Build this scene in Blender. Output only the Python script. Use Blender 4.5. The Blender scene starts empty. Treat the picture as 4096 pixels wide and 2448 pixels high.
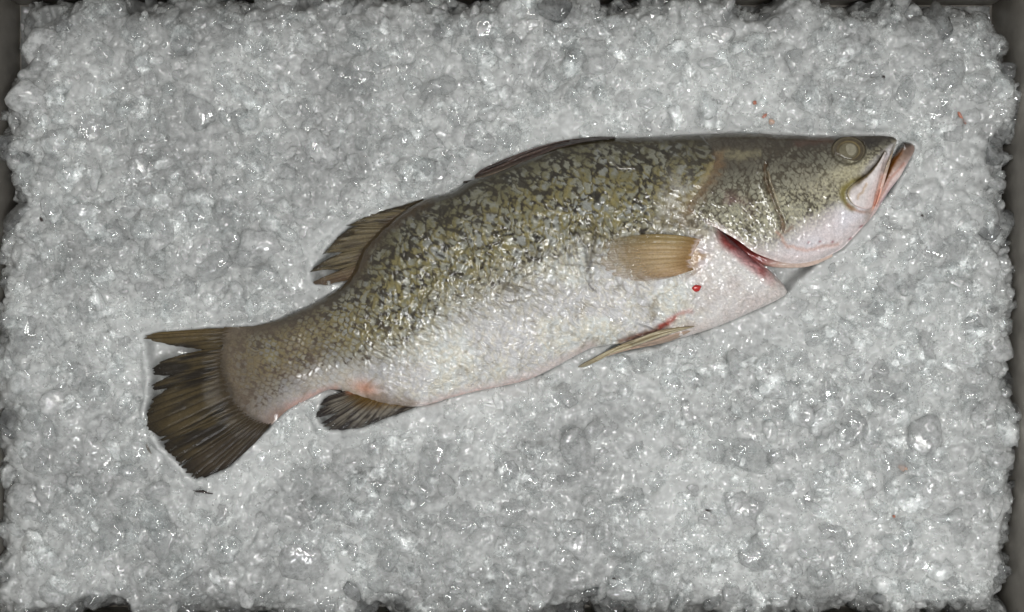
import bpy, bmesh, math
import numpy as np
from mathutils import Vector

# ------------------------------------------------------------------ camera, light, exposure
scene = bpy.context.scene
COL = scene.collection
CAM_H = 0.95                      # metres above the ice
FIELD_W = 0.80                    # metres of ice seen across the frame
K = FIELD_W / 4096.0              # metres per photograph pixel on the ice plane

cam_d = bpy.data.cameras.new('camera')
cam_d.sensor_width = 36.0
cam_d.lens = 36.0 * CAM_H / FIELD_W
cam_d.clip_start = 0.01
cam_d.clip_end = 50.0
cam = bpy.data.objects.new('camera', cam_d)
cam.location = (0, 0, CAM_H)
COL.objects.link(cam)
scene.camera = cam

world = bpy.data.worlds.new('World')
scene.world = world
world.use_nodes = True
bg = world.node_tree.nodes['Background']
bg.inputs['Color'].default_value = (0.95, 0.98, 1.0, 1)
bg.inputs['Strength'].default_value = 0.44          # the dim room around the counter


def area_lamp(name, loc, target, sx, sy, power, color=(1, 1, 1), roll=0.0):
    d = bpy.data.lights.new(name, 'AREA')
    d.shape = 'RECTANGLE'
    d.size, d.size_y = sx, sy
    d.energy = power
    d.color = color
    o = bpy.data.objects.new(name, d)
    o.location = loc
    q = (Vector(target) - Vector(loc)).to_track_quat('-Z', 'Y')
    o.rotation_euler = q.to_euler()
    if roll:
        o.rotation_euler.rotate_axis('Z', roll)
    COL.objects.link(o)
    return o


area_lamp('fluorescent_tube', (0.42, -0.15, 1.95), (0.1, 0, 0), 0.045, 1.3, 24.0, (1.0, 0.99, 0.97))
area_lamp('fluorescent_tube', (0.25, -0.80, 1.90), (0.1, 0, 0), 1.3, 0.045, 24.0, (0.96, 0.98, 1.0), math.radians(25))
area_lamp('fluorescent_tube', (-0.55, 0.50, 2.0), (0.0, 0, 0), 0.045, 1.3, 12.0, (1.0, 0.99, 0.96), math.radians(-20))

scene.view_settings.view_transform = 'Standard'
scene.view_settings.look = 'None'
scene.view_settings.gamma = 1.0
scene.view_settings.exposure = -0.62
scene.view_settings.use_curve_mapping = False
cy = scene.cycles
cy.max_bounces = 12
cy.transmission_bounces = 10
cy.transparent_max_bounces = 12
cy.diffuse_bounces = 4
cy.glossy_bounces = 5
cy.caustics_refractive = True
cy.caustics_reflective = False
cy.sample_clamp_indirect = 6.0
cy.blur_glossy = 0.0
cy.use_denoising = True
cy.use_adaptive_sampling = True
cy.adaptive_threshold = 0.02

# ------------------------------------------------------------------ numeric helpers
RNG = np.random.default_rng(11)


def W(px, py, z):
    """photograph pixel + real height -> place in the tray (metres)"""
    k = K * (CAM_H - z) / CAM_H
    return (px - 2048.0) * k, -(py - 1224.0) * k


def ss(a, b, x):
    t = np.clip((x - a) / (b - a), 0, 1)
    return t * t * (3 - 2 * t)


def hash2(ix, iy, seed=0):
    h = (ix.astype(np.int64) * 374761393 + iy.astype(np.int64) * 668265263 + seed * 974634777) & 0xFFFFFFFF
    h = ((h ^ (h >> 13)) * 1274126177) & 0xFFFFFFFF
    h = ((h ^ (h >> 16)) * 2246822519) & 0xFFFFFFFF
    h = h ^ (h >> 15)
    return (h & 0xFFFFFF) / float(0x1000000)


def vnoise(x, y, seed=0):
    ix, iy = np.floor(x), np.floor(y)
    fx, fy = x - ix, y - iy
    fx = fx * fx * fx * (fx * (fx * 6 - 15) + 10)
    fy = fy * fy * fy * (fy * (fy * 6 - 15) + 10)
    a, b = hash2(ix, iy, seed), hash2(ix + 1, iy, seed)
    c, d = hash2(ix, iy + 1, seed), hash2(ix + 1, iy + 1, seed)
    return (a + (b - a) * fx) * (1 - fy) + (c + (d - c) * fx) * fy


def fbm(x, y, octv=4, seed=0, gain=0.5):
    s, a, n = 0.0, 1.0, 0.0
    for o in range(octv):
        s = s + a * vnoise(x * 2 ** o + 17.3 * o, y * 2 ** o - 9.1 * o, seed + o)
        n += a
        a *= gain
    return s / n


def ridged(x, y, octv=3, seed=0):
    s, a, n = 0.0, 1.0, 0.0
    for o in range(octv):
        s = s + a * (1 - np.abs(2 * vnoise(x * 2 ** o + 5.7 * o, y * 2 ** o + 3.3 * o, seed + o) - 1))
        n += a
        a *= 0.5
    return s / n


def worley(x, y, seed=0):
    ix, iy = np.floor(x), np.floor(y)
    f1 = np.full(x.shape, 9.0)
    f2 = np.full(x.shape, 9.0)
    cid = np.zeros(x.shape)
    for dx in (-1, 0, 1):
        for dy in (-1, 0, 1):
            cx, cyy = ix + dx, iy + dy
            qx = cx + hash2(cx, cyy, seed)
            qy = cyy + hash2(cx, cyy, seed + 1)
            d = np.hypot(qx - x, qy - y)
            nearer = d < f1
            f2 = np.where(nearer, f1, np.minimum(f2, d))
            cid = np.where(nearer, hash2(cx, cyy, seed + 2), cid)
            f1 = np.where(nearer, d, f1)
    return f1, f2, cid


def poly_dist(px, py, pts):
    """distance to a polyline and the arc fraction of the nearest point"""
    pts = np.asarray(pts, float)
    seg = np.hypot(*(pts[1:] - pts[:-1]).T)
    tot = seg.sum()
    best = np.full(np.shape(px), 1e9)
    arc = np.zeros(np.shape(px))
    acc = 0.0
    for (ax, ay), (bx, by), L in zip(pts[:-1], pts[1:], seg):
        if L < 1e-6:
            continue
        t = np.clip(((px - ax) * (bx - ax) + (py - ay) * (by - ay)) / (L * L), 0, 1)
        d = np.hypot(px - ax - t * (bx - ax), py - ay - t * (by - ay))
        m = d < best
        best = np.where(m, d, best)
        arc = np.where(m, (acc + t * L) / tot, arc)
        acc += L
    return best, arc


def inside(px, py, poly):
    poly = np.asarray(poly, float)
    r = np.zeros(np.shape(px), bool)
    x0, y0 = poly[-1]
    for x1, y1 in poly:
        c = ((y1 > py) != (y0 > py)) & (px < (x0 - x1) * (py - y1) / (y0 - y1 + 1e-12) + x1)
        r ^= c
        x0, y0 = x1, y1
    return r


def curve(pts, n, smooth=2):
    """polyline -> n points evenly along its length, softly rounded"""
    p = np.asarray(pts, float)
    for _ in range(smooth):
        q = np.empty((2 * len(p), 2))
        q[0], q[-1] = p[0], p[-1]
        a, b = p[:-1], p[1:]
        q[1:-1:2] = a * 0.75 + b * 0.25
        q[2:-1:2] = a * 0.25 + b * 0.75
        p = q
    s = np.concatenate([[0], np.cumsum(np.hypot(*(p[1:] - p[:-1]).T))])
    t = np.linspace(0, s[-1], n) if np.isscalar(n) else np.asarray(n) * s[-1]
    return np.stack([np.interp(t, s, p[:, 0]), np.interp(t, s, p[:, 1])], -1)


def coons(T, F, D, V):
    """T: u=0 edge (nv), F: u=1 edge (nv), D: v=0 edge (nu), V: v=1 edge (nu), parameters given with them"""
    (Tp, v), (Fp, _), (Dp, u), (Vp, _) = T, F, D, V
    U = u[:, None, None]
    Vv = v[None, :, None]
    P = (1 - Vv) * Dp[:, None] + Vv * Vp[:, None] + (1 - U) * Tp[None] + U * Fp[None]
    P -= (1 - U) * (1 - Vv) * Dp[0] + U * (1 - Vv) * Dp[-1] + (1 - U) * Vv * Vp[0] + U * Vv * Vp[-1]
    return P


def srgb(r, g, b):
    c = np.array([r, g, b], float) / 255.0
    return np.where(c <= 0.04045, c / 12.92, ((c + 0.055) / 1.055) ** 2.4)


def mix(a, b, t):
    t = np.asarray(t)[..., None]
    return a * (1 - t) + b * t


# ------------------------------------------------------------------ object helpers
def mesh_from(name, verts, faces, mats=None, mat_idx=None, attrs=None, smooth=True):
    """verts (n,3); faces: list of index arrays, each (m,3) or (m,4)"""
    me = bpy.data.meshes.new(name)
    faces = faces if isinstance(faces, list) else [faces]
    nv = len(verts)
    me.vertices.add(nv)
    me.vertices.foreach_set('co', np.asarray(verts, np.float32).ravel())
    loops = np.concatenate([f.ravel() for f in faces]).astype(np.int32)
    counts = np.concatenate([np.full(len(f), f.shape[1]) for f in faces])
    starts = np.concatenate([[0], np.cumsum(counts)[:-1]]).astype(np.int32)
    me.loops.add(len(loops))
    me.loops.foreach_set('vertex_index', loops)
    me.polygons.add(len(counts))
    me.polygons.foreach_set('loop_start', starts)
    me.update(calc_edges=True)
    if mats:
        for m in mats:
            me.materials.append(m)
    if mat_idx is not None:
        me.polygons.foreach_set('material_index', np.asarray(mat_idx, np.int32))
    if smooth:
        me.polygons.foreach_set('use_smooth', np.ones(len(counts), bool))
    for k, a in (attrs or {}).items():
        a = np.asarray(a, np.float32)
        if a.ndim == 2:
            at = me.attributes.new(k, 'FLOAT_COLOR', 'POINT')
            rgba = np.ones((nv, 4), np.float32)
            rgba[:, :a.shape[1]] = a
            at.data.foreach_set('color', rgba.ravel())
        else:
            at = me.attributes.new(k, 'FLOAT', 'POINT')
            at.data.foreach_set('value', a)
    me.validate()
    return me


def obj(name, me, parent=None, label=None, category=None, group=None, kind=None, loc=None):
    o = bpy.data.objects.new(name, me)
    COL.objects.link(o)
    if parent is not None:
        o.parent = parent
    if loc is not None:
        o.location = loc
    for k, v in (('label', label), ('category', category), ('group', group), ('kind', kind)):
        if v:
            o[k] = v
    return o


def grid_faces(nu, nv, off=0, flip=False):
    i = np.arange(nu - 1)[:, None] * nv + np.arange(nv - 1)[None]
    q = np.stack([i, i + 1, i + nv + 1, i + nv], -1).reshape(-1, 4) + off
    return q[:, ::-1] if flip else q


class Nodes:
    def __init__(self, name):
        self.m = bpy.data.materials.new(name)
        self.m.use_nodes = True
        self.t = self.m.node_tree
        self.t.nodes.clear()
        self.out = self.t.nodes.new('ShaderNodeOutputMaterial')

    def n(self, typ, **kw):
        nd = self.t.nodes.new(typ)
        for k, v in kw.items():
            if k.startswith('_'):
                setattr(nd, k[1:], v)
            else:
                nd.inputs[k.replace('__', ' ')].default_value = v
        return nd

    def l(self, a, b):
        self.t.links.new(a, b)

    def noise(self, scale, detail=3, rough=0.5, co=None):
        nd = self.n('ShaderNodeTexNoise', Scale=scale, Detail=detail, Roughness=rough)
        if co is not None:
            self.l(co, nd.inputs['Vector'])
        return nd

    def ramp(self, src, stops):
        r = self.n('ShaderNodeValToRGB')
        e = r.color_ramp.elements
        for i, (p, c) in enumerate(stops):
            el = e[i] if i < 2 else e.new(p)
            el.position = p
            el.color = (c, c, c, 1) if np.isscalar(c) else (*c, 1)
        self.l(src, r.inputs[0])
        return r

    def bump(self, height, strength, dist, normal=None):
        b = self.n('ShaderNodeBump', Strength=strength, Distance=dist)
        self.l(height, b.inputs['Height'])
        if normal is not None:
            self.l(normal, b.inputs['Normal'])
        return b


# ------------------------------------------------------------------ materials
def mat_steel():
    N = Nodes('wet_steel')
    co = N.n('ShaderNodeTexCoord').outputs['Object']
    p = N.n('ShaderNodeBsdfPrincipled', Metallic=0.35, Roughness=0.42)
    a = N.noise(35, 5, 0.6, co)
    c = N.ramp(a.outputs[0], [(0.3, (0.27, 0.25, 0.22)), (0.7, (0.42, 0.39, 0.345))])
    N.l(c.outputs[0], p.inputs['Base Color'])
    r = N.ramp(N.noise(60, 4, 0.6, co).outputs[0], [(0.3, 0.3), (0.75, 0.55)])
    N.l(r.outputs[0], p.inputs['Roughness'])
    b = N.bump(N.noise(160, 3, 0.5, co).outputs[0], 0.15, 0.001)
    N.l(b.outputs[0], p.inputs['Normal'])
    N.l(p.outputs[0], N.out.inputs[0])
    return N.m


def mat_ice(name, white, dark, clear_lo, clear_hi, wave=0.4, vein=160, clear=0.5):
    """wet crushed ice: a glassy skin over a milky, deeply scattering body, with clear windows in it"""
    N = Nodes(name)
    co = N.n('ShaderNodeNewGeometry').outputs['Position']
    ck = N.n('ShaderNodeAttribute', _attribute_name='Milk')
    a = N.noise(vein, 7, 0.68, co)
    sm = N.n('ShaderNodeMath', _operation='MULTIPLY_ADD')
    N.l(ck.outputs['Fac'], sm.inputs[0])
    sm.inputs[1].default_value = 0.35
    N.l(a.outputs[0], sm.inputs[2])
    c = N.ramp(sm.outputs[0], [(0.38, dark), (0.85, white)])
    p = N.n('ShaderNodeBsdfPrincipled', Roughness=0.03, IOR=1.52)
    p.subsurface_method = 'BURLEY'
    p.inputs['Subsurface Weight'].default_value = 1.0
    p.inputs['Subsurface Radius'].default_value = (0.010, 0.0105, 0.0105)
    p.inputs['Subsurface Scale'].default_value = 0.55
    N.l(c.outputs[0], p.inputs['Base Color'])
    rf = N.n('ShaderNodeBsdfRefraction', Roughness=0.02, IOR=1.31)
    rf.inputs['Color'].default_value = (0.985, 0.99, 0.99, 1)
    tr = N.n('ShaderNodeBsdfTransparent')
    tr.inputs['Color'].default_value = (0.97, 0.975, 0.975, 1)
    m0 = N.n('ShaderNodeMixShader', Fac=clear)
    N.l(rf.outputs[0], m0.inputs[1])
    N.l(tr.outputs[0], m0.inputs[2])
    gl = N.n('ShaderNodeBsdfGlossy', Roughness=0.012)
    gl.inputs['Color'].default_value = (1, 1, 1, 1)
    fr = N.n('ShaderNodeFresnel', IOR=1.52)
    bk = N.n('ShaderNodeMath', _operation='SUBTRACT')
    bk.inputs[0].default_value = 1.0
    N.l(N.n('ShaderNodeNewGeometry').outputs['Backfacing'], bk.inputs[1])
    fb = N.n('ShaderNodeMath', _operation='MULTIPLY')
    N.l(fr.outputs[0], fb.inputs[0])
    N.l(bk.outputs[0], fb.inputs[1])
    mf = N.n('ShaderNodeMixShader')
    N.l(fb.outputs[0], mf.inputs[0])
    N.l(m0.outputs[0], mf.inputs[1])
    N.l(gl.outputs[0], mf.inputs[2])
    r = N.ramp(N.noise(vein * 0.6, 5, 0.65, co).outputs[0], [(0.35, clear_hi), (0.62, clear_lo)])
    ms = N.n('ShaderNodeMixShader')
    N.l(r.outputs[0], ms.inputs[0])
    N.l(p.outputs[0], ms.inputs[1])
    N.l(mf.outputs[0], ms.inputs[2])
    b1 = N.bump(N.noise(95, 2, 0.4, co).outputs[0], wave, 0.004)
    for s in (p, gl, rf, fr):
        N.l(b1.outputs[0], s.inputs['Normal'])
    N.l(ms.outputs[0] if clear_hi > 0 else p.outputs[0], N.out.inputs[0])
    return N.m


def mat_skin(name, rough=0.34, coat=0.7, bump=0.35, fine=1100, sss=0.04, alpha_attr=False, spec=0.2):
    N = Nodes(name)
    co = N.n('ShaderNodeTexCoord').outputs['Object']
    at = N.n('ShaderNodeAttribute', _attribute_name='Col')
    p = N.n('ShaderNodeBsdfPrincipled', Roughness=rough, IOR=1.38)
    p.inputs['Coat Weight'].default_value = coat
    p.inputs['Coat Roughness'].default_value = 0.06
    p.inputs['Coat IOR'].default_value = 1.6
    p.inputs['Specular IOR Level'].default_value = spec
    p.inputs['Subsurface Weight'].default_value = sss
    p.inputs['Subsurface Radius'].default_value = (0.0026, 0.0021, 0.0019)
    p.inputs['Subsurface Scale'].default_value = 0.6
    gr = N.noise(fine * 0.9, 3, 0.6, co)
    gm = N.ramp(gr.outputs[0], [(0.25, 0.80), (0.75, 1.18)])
    mm = N.n('ShaderNodeMix', _data_type='RGBA', _blend_type='MULTIPLY')
    mm.inputs[0].default_value = 1.0
    N.l(at.outputs['Color'], mm.inputs[6])
    N.l(gm.outputs[0], mm.inputs[7])
    N.l(mm.outputs[2], p.inputs['Base Color'])
    b1 = N.bump(N.noise(fine * 0.42, 4, 0.6, co).outputs[0], bump, 0.0016)
    b2 = N.bump(N.noise(fine, 2, 0.5, co).outputs[0], bump * 0.6, 0.0006, b1.outputs[0])
    N.l(b2.outputs[0], p.inputs['Normal'])
    N.l(b2.outputs[0], p.inputs['Coat Normal'])
    if alpha_attr:
        aa = N.n('ShaderNodeAttribute', _attribute_name='Alpha')
        N.l(aa.outputs['Fac'], p.inputs['Alpha'])
    N.l(p.outputs[0], N.out.inputs[0])
    return N.m


def mat_plain(name, color, rough=0.3, coat=0.5, bump=0.0, scale=400, trans=0.0, ior=1.4):
    N = Nodes(name)
    co = N.n('ShaderNodeTexCoord').outputs['Object']
    p = N.n('ShaderNodeBsdfPrincipled', Roughness=rough, IOR=ior)
    a = N.noise(scale, 3, 0.6, co)
    c = N.ramp(a.outputs[0], [(0.3, tuple(x * 0.75 for x in color)), (0.7, tuple(min(1, x * 1.2) for x in color))])
    N.l(c.outputs[0], p.inputs['Base Color'])
    p.inputs['Coat Weight'].default_value = coat
    p.inputs['Coat Roughness'].default_value = 0.05
    p.inputs['Transmission Weight'].default_value = trans
    if bump:
        b = N.bump(a.outputs[0], bump, 0.001)
        N.l(b.outputs[0], p.inputs['Normal'])
    N.l(p.outputs[0], N.out.inputs[0])
    return N.m


M_STEEL = mat_steel()
M_BED = mat_ice('packed_ice', (0.435, 0.439, 0.428), (0.18, 0.182, 0.177), 0, 0, 0.6, 150)
M_CLOUD = mat_ice('cloudy_ice', (0.60, 0.605, 0.592), (0.34, 0.343, 0.335), 0.30, 0.85, 0.42, 220, 0.92)
M_GRAIN = mat_ice('ice_grain', (0.59, 0.595, 0.58), (0.34, 0.343, 0.335), 0.5, 1.0, 0.25, 300, 0.9)
M_CLEAR = mat_ice('clear_ice', (0.55, 0.555, 0.543), (0.34, 0.344, 0.335), 0.65, 1.0, 0.28, 240, 0.85)
M_GLASSY = mat_ice('glassy_ice', (0.60, 0.603, 0.60), (0.34, 0.343, 0.34), 0.86, 1.0, 0.25, 220, 0.45)
M_SKIN = mat_skin('wet_fish_skin', rough=0.28, coat=1.0, bump=0.08, fine=900)
M_FIN = mat_skin('wet_fin', rough=0.42, coat=0.22, bump=0.14, fine=900, sss=0.0, alpha_attr=True, spec=0.1)
M_FLESH = mat_skin('smooth_wet_flesh', rough=0.3, coat=0.6, bump=0.06, fine=500, sss=0.04)

# ------------------------------------------------------------------ the fish's outline, in photograph pixels
D_T = [(897, 1308), (940, 1307), (1016, 1305), (1097, 1284), (1178, 1251), (1232, 1227), (1281, 1199), (1362, 1151),
       (1395, 1119), (1418, 1078), (1440, 1015), (1480, 962), (1530, 912), (1580, 868), (1640, 826), (1700, 797),
       (1739, 788), (1793, 773), (1825, 760), (1852, 738), (1904, 713), (1969, 684), (2082, 641), (2152, 616),
       (2223, 582), (2307, 562), (2400, 550), (2500, 550), (2650, 546), (2751, 537), (2852, 534), (2960, 531)]
V_T = [(1086, 1701), (1129, 1658), (1162, 1631), (1205, 1610), (1259, 1583), (1312, 1558), (1350, 1555), (1400, 1572),
       (1450, 1592), (1522, 1612), (1600, 1624), (1674, 1629), (1756, 1607), (1804, 1590), (1901, 1566), (2022, 1542),
       (2094, 1525), (2142, 1508), (2215, 1472), (2263, 1445), (2336, 1406), (2366, 1391), (2429, 1381), (2490, 1374),
       (2560, 1378), (2637, 1373), (2719, 1353), (2785, 1336), (2893, 1298), (3001, 1250), (3098, 1207), (3141, 1182),
       (3149, 1169)]
T_T = [(897, 1308), (881, 1362), (876, 1426), (881, 1480), (897, 1534), (908, 1577), (935, 1620), (989, 1674),
       (1038, 1696), (1086, 1701)]
F_T = [(2960, 531), (2950, 700), (2905, 850), (2888, 925), (2950, 978), (3010, 1032), (3058, 1064), (3110, 1107),
       (3141, 1147), (3149, 1169)]
# head shell
R_H = [(2790, 536), (2862, 622), (2850, 694), (2800, 759), (2768, 799), (2749, 836)]
V_H = [(2749, 836), (2784, 874), (2836, 901), (2876, 914), (2893, 929), (2933, 949), (2973, 977), (3002, 1001),
       (3034, 1018), (3075, 1034), (3135, 1052), (3205, 1055), (3270, 1041), (3323, 1020), (3372, 993), (3410, 952),
       (3447, 910), (3476, 879)]
D_H = [(2790, 536), (2852, 534), (2949, 530), (3054, 534), (3155, 540), (3250, 545), (3404, 544), (3512, 542),
       (3560, 545), (3581, 552), (3587, 562)]
F_H = [(3587, 562), (3584, 577), (3576, 592), (3568, 608), (3564, 632), (3557, 658), (3550, 687), (3539, 724),
       (3529, 752), (3516, 780), (3500, 830), (3476, 879)]
NOTCH = [(3149, 1169), (3215, 1105), (3300, 1030)]
OUTLINE = np.array(D_T[:-3] + D_H[2:] + F_H[1:] + [(3447, 910), (3410, 952), (3372, 993), (3323, 1020), (3300, 1030)]
                   + [(3215, 1105)] + V_T[::-1] + T_T[::-1][1:-1])
FISH_ALL = OUTLINE.tolist()

# ------------------------------------------------------------------ steel tray
def box(bm_verts, bm_faces, x0, x1, y0, y1, z0, z1):
    o = len(bm_verts)
    bm_verts += [(x0, y0, z0), (x1, y0, z0), (x1, y1, z0), (x0, y1, z0), (x0, y0, z1), (x1, y0, z1), (x1, y1, z1), (x0, y1, z1)]
    bm_faces += [[o, o + 3, o + 2, o + 1], [o + 4, o + 5, o + 6, o + 7], [o, o + 1, o + 5, o + 4], [o + 1, o + 2, o + 6, o + 5],
                 [o + 2, o + 3, o + 7, o + 6], [o + 3, o, o + 4, o + 7]]


def box_obj(name, mat, parent, *bb):
    v, f = [], []
    box(v, f, *bb)
    me = mesh_from(name, np.array(v, float), np.array(f), [mat], smooth=False)
    o = obj(name, me, parent)
    bv = o.modifiers.new('bevel', 'BEVEL')
    bv.width = min(0.002, 0.3 * min(bb[1] - bb[0], bb[3] - bb[2], bb[5] - bb[4]))
    bv.segments = 2
    return o


FLOOR_Z = -0.062
XL, XR, YT, YB = -0.4090, 0.3990, 0.2500, -0.2500       # inner faces of the tray walls
tray = obj('steel_tray', None, label='dark wet stainless steel tray holding the crushed ice and the fish', category='tray')
tray.location = (0, 0, FLOOR_Z)
TH, RIM = 0.003, 0.012
for bb in ((XL - TH, XR + TH, YB - TH, YT + TH, -0.003, 0.0),):
    box_obj('tray_floor', M_STEEL, tray, *bb)
h = RIM - FLOOR_Z
box_obj('tray_wall', M_STEEL, tray, XL - TH, XL, YB, YT, 0.0005, h)
box_obj('tray_wall', M_STEEL, tray, XR, XR + TH, YB, YT, 0.0005, h)
box_obj('tray_wall', M_STEEL, tray, XL - TH, XR + TH, YT, YT + TH, 0.0005, h)
box_obj('tray_wall', M_STEEL, tray, XL - TH, XR + TH, YB - TH, YB, 0.0005, h)
box_obj('tray_rim', M_STEEL, tray, XL - 0.03, XL - 0.0005, YB - 0.03, YT + 0.03, h + 0.0004, h + 0.003)
box_obj('tray_rim', M_STEEL, tray, XR + 0.0005, XR + 0.03, YB - 0.03, YT + 0.03, h + 0.0004, h + 0.003)
box_obj('tray_rim', M_STEEL, tray, XL, XR, YT + 0.0005, YT + 0.03, h + 0.0004, h + 0.003)
box_obj('tray_rim', M_STEEL, tray, XL, XR, YB - 0.03, YB - 0.0005, h + 0.0004, h + 0.003)

# ------------------------------------------------------------------ crushed ice
FIN_POLYS = [
    [(900, 1306), (571, 1340), (600, 1500), (573, 1664), (640, 1790), (780, 1925), (910, 1875), (1090, 1700)],
    [(1690, 795), (1400, 895), (1300, 1000), (1240, 1090), (1247, 1135), (1395, 1125), (1500, 960)],
    [(1683, 1622), (1450, 1712), (1310, 1724), (1258, 1672), (1300, 1590), (1420, 1570)],
    [(1900, 708), (2014, 636), (2181, 576), (2341, 552), (2307, 575), (2082, 645)],
    [(2330, 1460), (2441, 1420), (2637, 1385), (2719, 1350), (2490, 1360)],
    [(3600, 572), (3662, 582), (3660, 615), (3588, 745), (3480, 880), (3540, 680)],
]


def fish_gap(px, py):
    """pixels outside the fish (negative inside)"""
    d, _ = poly_dist(px, py, np.vstack([OUTLINE, OUTLINE[:1]]))
    d = np.where(inside(px, py, OUTLINE), -d, d)
    for P in FIN_POLYS:
        P = np.array(P, float)
        e, _ = poly_dist(px, py, np.vstack([P, P[:1]]))
        d = np.minimum(d, np.where(inside(px, py, P), -e, e))
    return d


def edge_room(px, py):
    """pixels inside the ragged border of the heap"""
    wob = 210 * (fbm(px / 190, py / 190, 3, 71) - 0.5) + 46 * (vnoise(px / 30, py / 30, 75) - 0.5)
    l = px + 44 - 62 * (1 - ss(470, 600, py)) - 12 * (1 - ss(900, 1200, py)) + 60 * ss(1000, 1300, py)
    r = 4100 - px + 24 * ss(1500, 2000, py) * (1 - ss(2000, 2200, py)) - 26 * (1 - ss(0, 260, py))
    t = py + 34 - 22 * ss(3500, 3950, px)
    b = 2508 - py
    return np.minimum(np.minimum(l, r), np.minimum(t, b)) + wob


# a coarse table of both distances so every later lookup is quick
GX = np.arange(-160, 4257, 8.0)
GY = np.arange(-160, 2609, 8.0)
gx, gy = np.meshgrid(GX, GY, indexing='ij')
T_GAP = fish_gap(gx, gy)
T_EDGE = edge_room(gx, gy)


def look(tab, px, py):
    fx = np.clip((px - GX[0]) / 8.0, 0, len(GX) - 1.001)
    fy = np.clip((py - GY[0]) / 8.0, 0, len(GY) - 1.001)
    i, j = fx.astype(int), fy.astype(int)
    fx, fy = fx - i, fy - j
    return (tab[i, j] * (1 - fx) + tab[i + 1, j] * fx) * (1 - fy) + (tab[i, j + 1] * (1 - fx) + tab[i + 1, j + 1] * fx) * fy


def ice_base(px, py):
    gap, room = look(T_GAP, px, py), look(T_EDGE, px, py)
    z = -0.004 + 0.010 * (fbm(px / 520, py / 520, 2, 5) - 0.5)
    near = ss(42, 4, gap)
    z = z * (1 - 0.8 * near) + 0.8 * near * 0.0005
    z = z - 0.012 * ss(8, -30, gap)
    z = z - 0.030 * (1 - ss(-60, 110, room)) - 0.025 * (1 - ss(-60, 10, room)) - 0.006 * (1 - ss(60, 330, room))
    return np.maximum(z, FLOOR_Z + 0.0015)


def ice_relief(px, py):
    gap = look(T_GAP, px, py)
    calm = 0.72 + 0.28 * ss(0, 120, gap)
    wx = px + 40 * (fbm(px / 120, py / 120, 2, 31) - 0.5)
    wy = py + 40 * (fbm(px / 120, py / 120, 2, 37) - 0.5)
    f1, f2, c1 = worley(wx / 105, wy / 105, 41)
    g1, g2, c2 = worley(wx / 42, wy / 42, 47)
    z = 0.0050 * (np.minimum(f2 - f1, 0.5) + 0.9 * c1 - 0.6) + 0.0026 * (np.minimum(g2 - g1, 0.5) + 0.8 * c2 - 0.5)
    z = z + 0.0028 * (fbm(px / 26, py / 26, 3, 53) - 0.5)
    return z * calm


STEP = 8.0
bx = np.arange(-80, 4121, STEP)
by = np.arange(-80, 2529, STEP)
BX, BY = np.meshgrid(bx, by, indexing='ij')
BZ = np.maximum(ice_base(BX, BY) + ice_relief(BX, BY), FLOOR_Z + 0.001)
wx_, wy_ = W(BX, BY, np.zeros_like(BX))
base_v = np.stack([wx_, wy_, BZ], -1).reshape(-1, 3)
base_f = grid_faces(len(bx), len(by), flip=True)
lim = (np.abs(base_v[:, 0] - (XL + XR) / 2) < (XR - XL) / 2 - 0.001) & (np.abs(base_v[:, 1] - (YT + YB) / 2) < (YT - YB) / 2 - 0.001)
base_f = base_f[lim[base_f].all(1)]


def ico(level):
    bm = bmesh.new()
    bmesh.ops.create_icosphere(bm, subdivisions=level, radius=1.0)
    v = np.array([p.co[:] for p in bm.verts])
    f = np.array([[p.index for p in q.verts] for q in bm.faces])
    bm.free()
    return v / np.linalg.norm(v, axis=1)[:, None], f


ICO = {k: ico(k) for k in (1, 2, 3, 4)}


def chip(level, rng, planes=9, soft=26.0, lump=0.10):
    """one splinter of ice: a ball cut by random planes, edges melted round"""
    d, f = ICO[level]
    n = rng.normal(size=(planes, 3))
    n /= np.linalg.norm(n, axis=1)[:, None]
    off = rng.uniform(0.5, 1.0, planes)
    dots = d @ n.T
    rr = np.where(dots > 0.05, off / np.maximum(dots, 0.05), 3.0)
    rr = np.minimum(rr, 1.12)
    r = -np.log(np.exp(-soft * np.concatenate([rr, np.full((len(d), 1), 1.2)], 1)).sum(1)) / soft
    ph = rng.uniform(0, 50, 3)
    wob = vnoise(d[:, 0] * 2.1 + ph[0] + d[:, 2], d[:, 1] * 2.1 + ph[1] - d[:, 2], 3) - 0.5
    wob2 = vnoise(d[:, 0] * 5 + ph[1] + 2 * d[:, 2], d[:, 1] * 5 + ph[2] - 2 * d[:, 2], 9) - 0.5
    return d * (r + 2 * lump * wob + lump * 0.8 * wob2)[:, None], f


def rot_matrix(rng, n, tilt):
    """random spin about z, tilted a little"""
    a = rng.uniform(0, 2 * np.pi, n)
    t = rng.normal(0, tilt, n)
    b = rng.uniform(0, 2 * np.pi, n)
    ca, sa, ct, st, cb, sb = np.cos(a), np.sin(a), np.cos(t), np.sin(t), np.cos(b), np.sin(b)
    Z = np.zeros(n)
    O = np.ones(n)
    R1 = np.stack([np.stack([ca, -sa, Z], -1), np.stack([sa, ca, Z], -1), np.stack([Z, Z, O], -1)], 1)
    R2 = np.stack([np.stack([O, Z, Z], -1), np.stack([Z, ct, -st], -1), np.stack([Z, st, ct], -1)], 1)
    R3 = np.stack([np.stack([cb, -sb, Z], -1), np.stack([sb, cb, Z], -1), np.stack([Z, Z, O], -1)], 1)
    return np.einsum('nij,njk,nkl->nil', R3, R2, R1)


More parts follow.
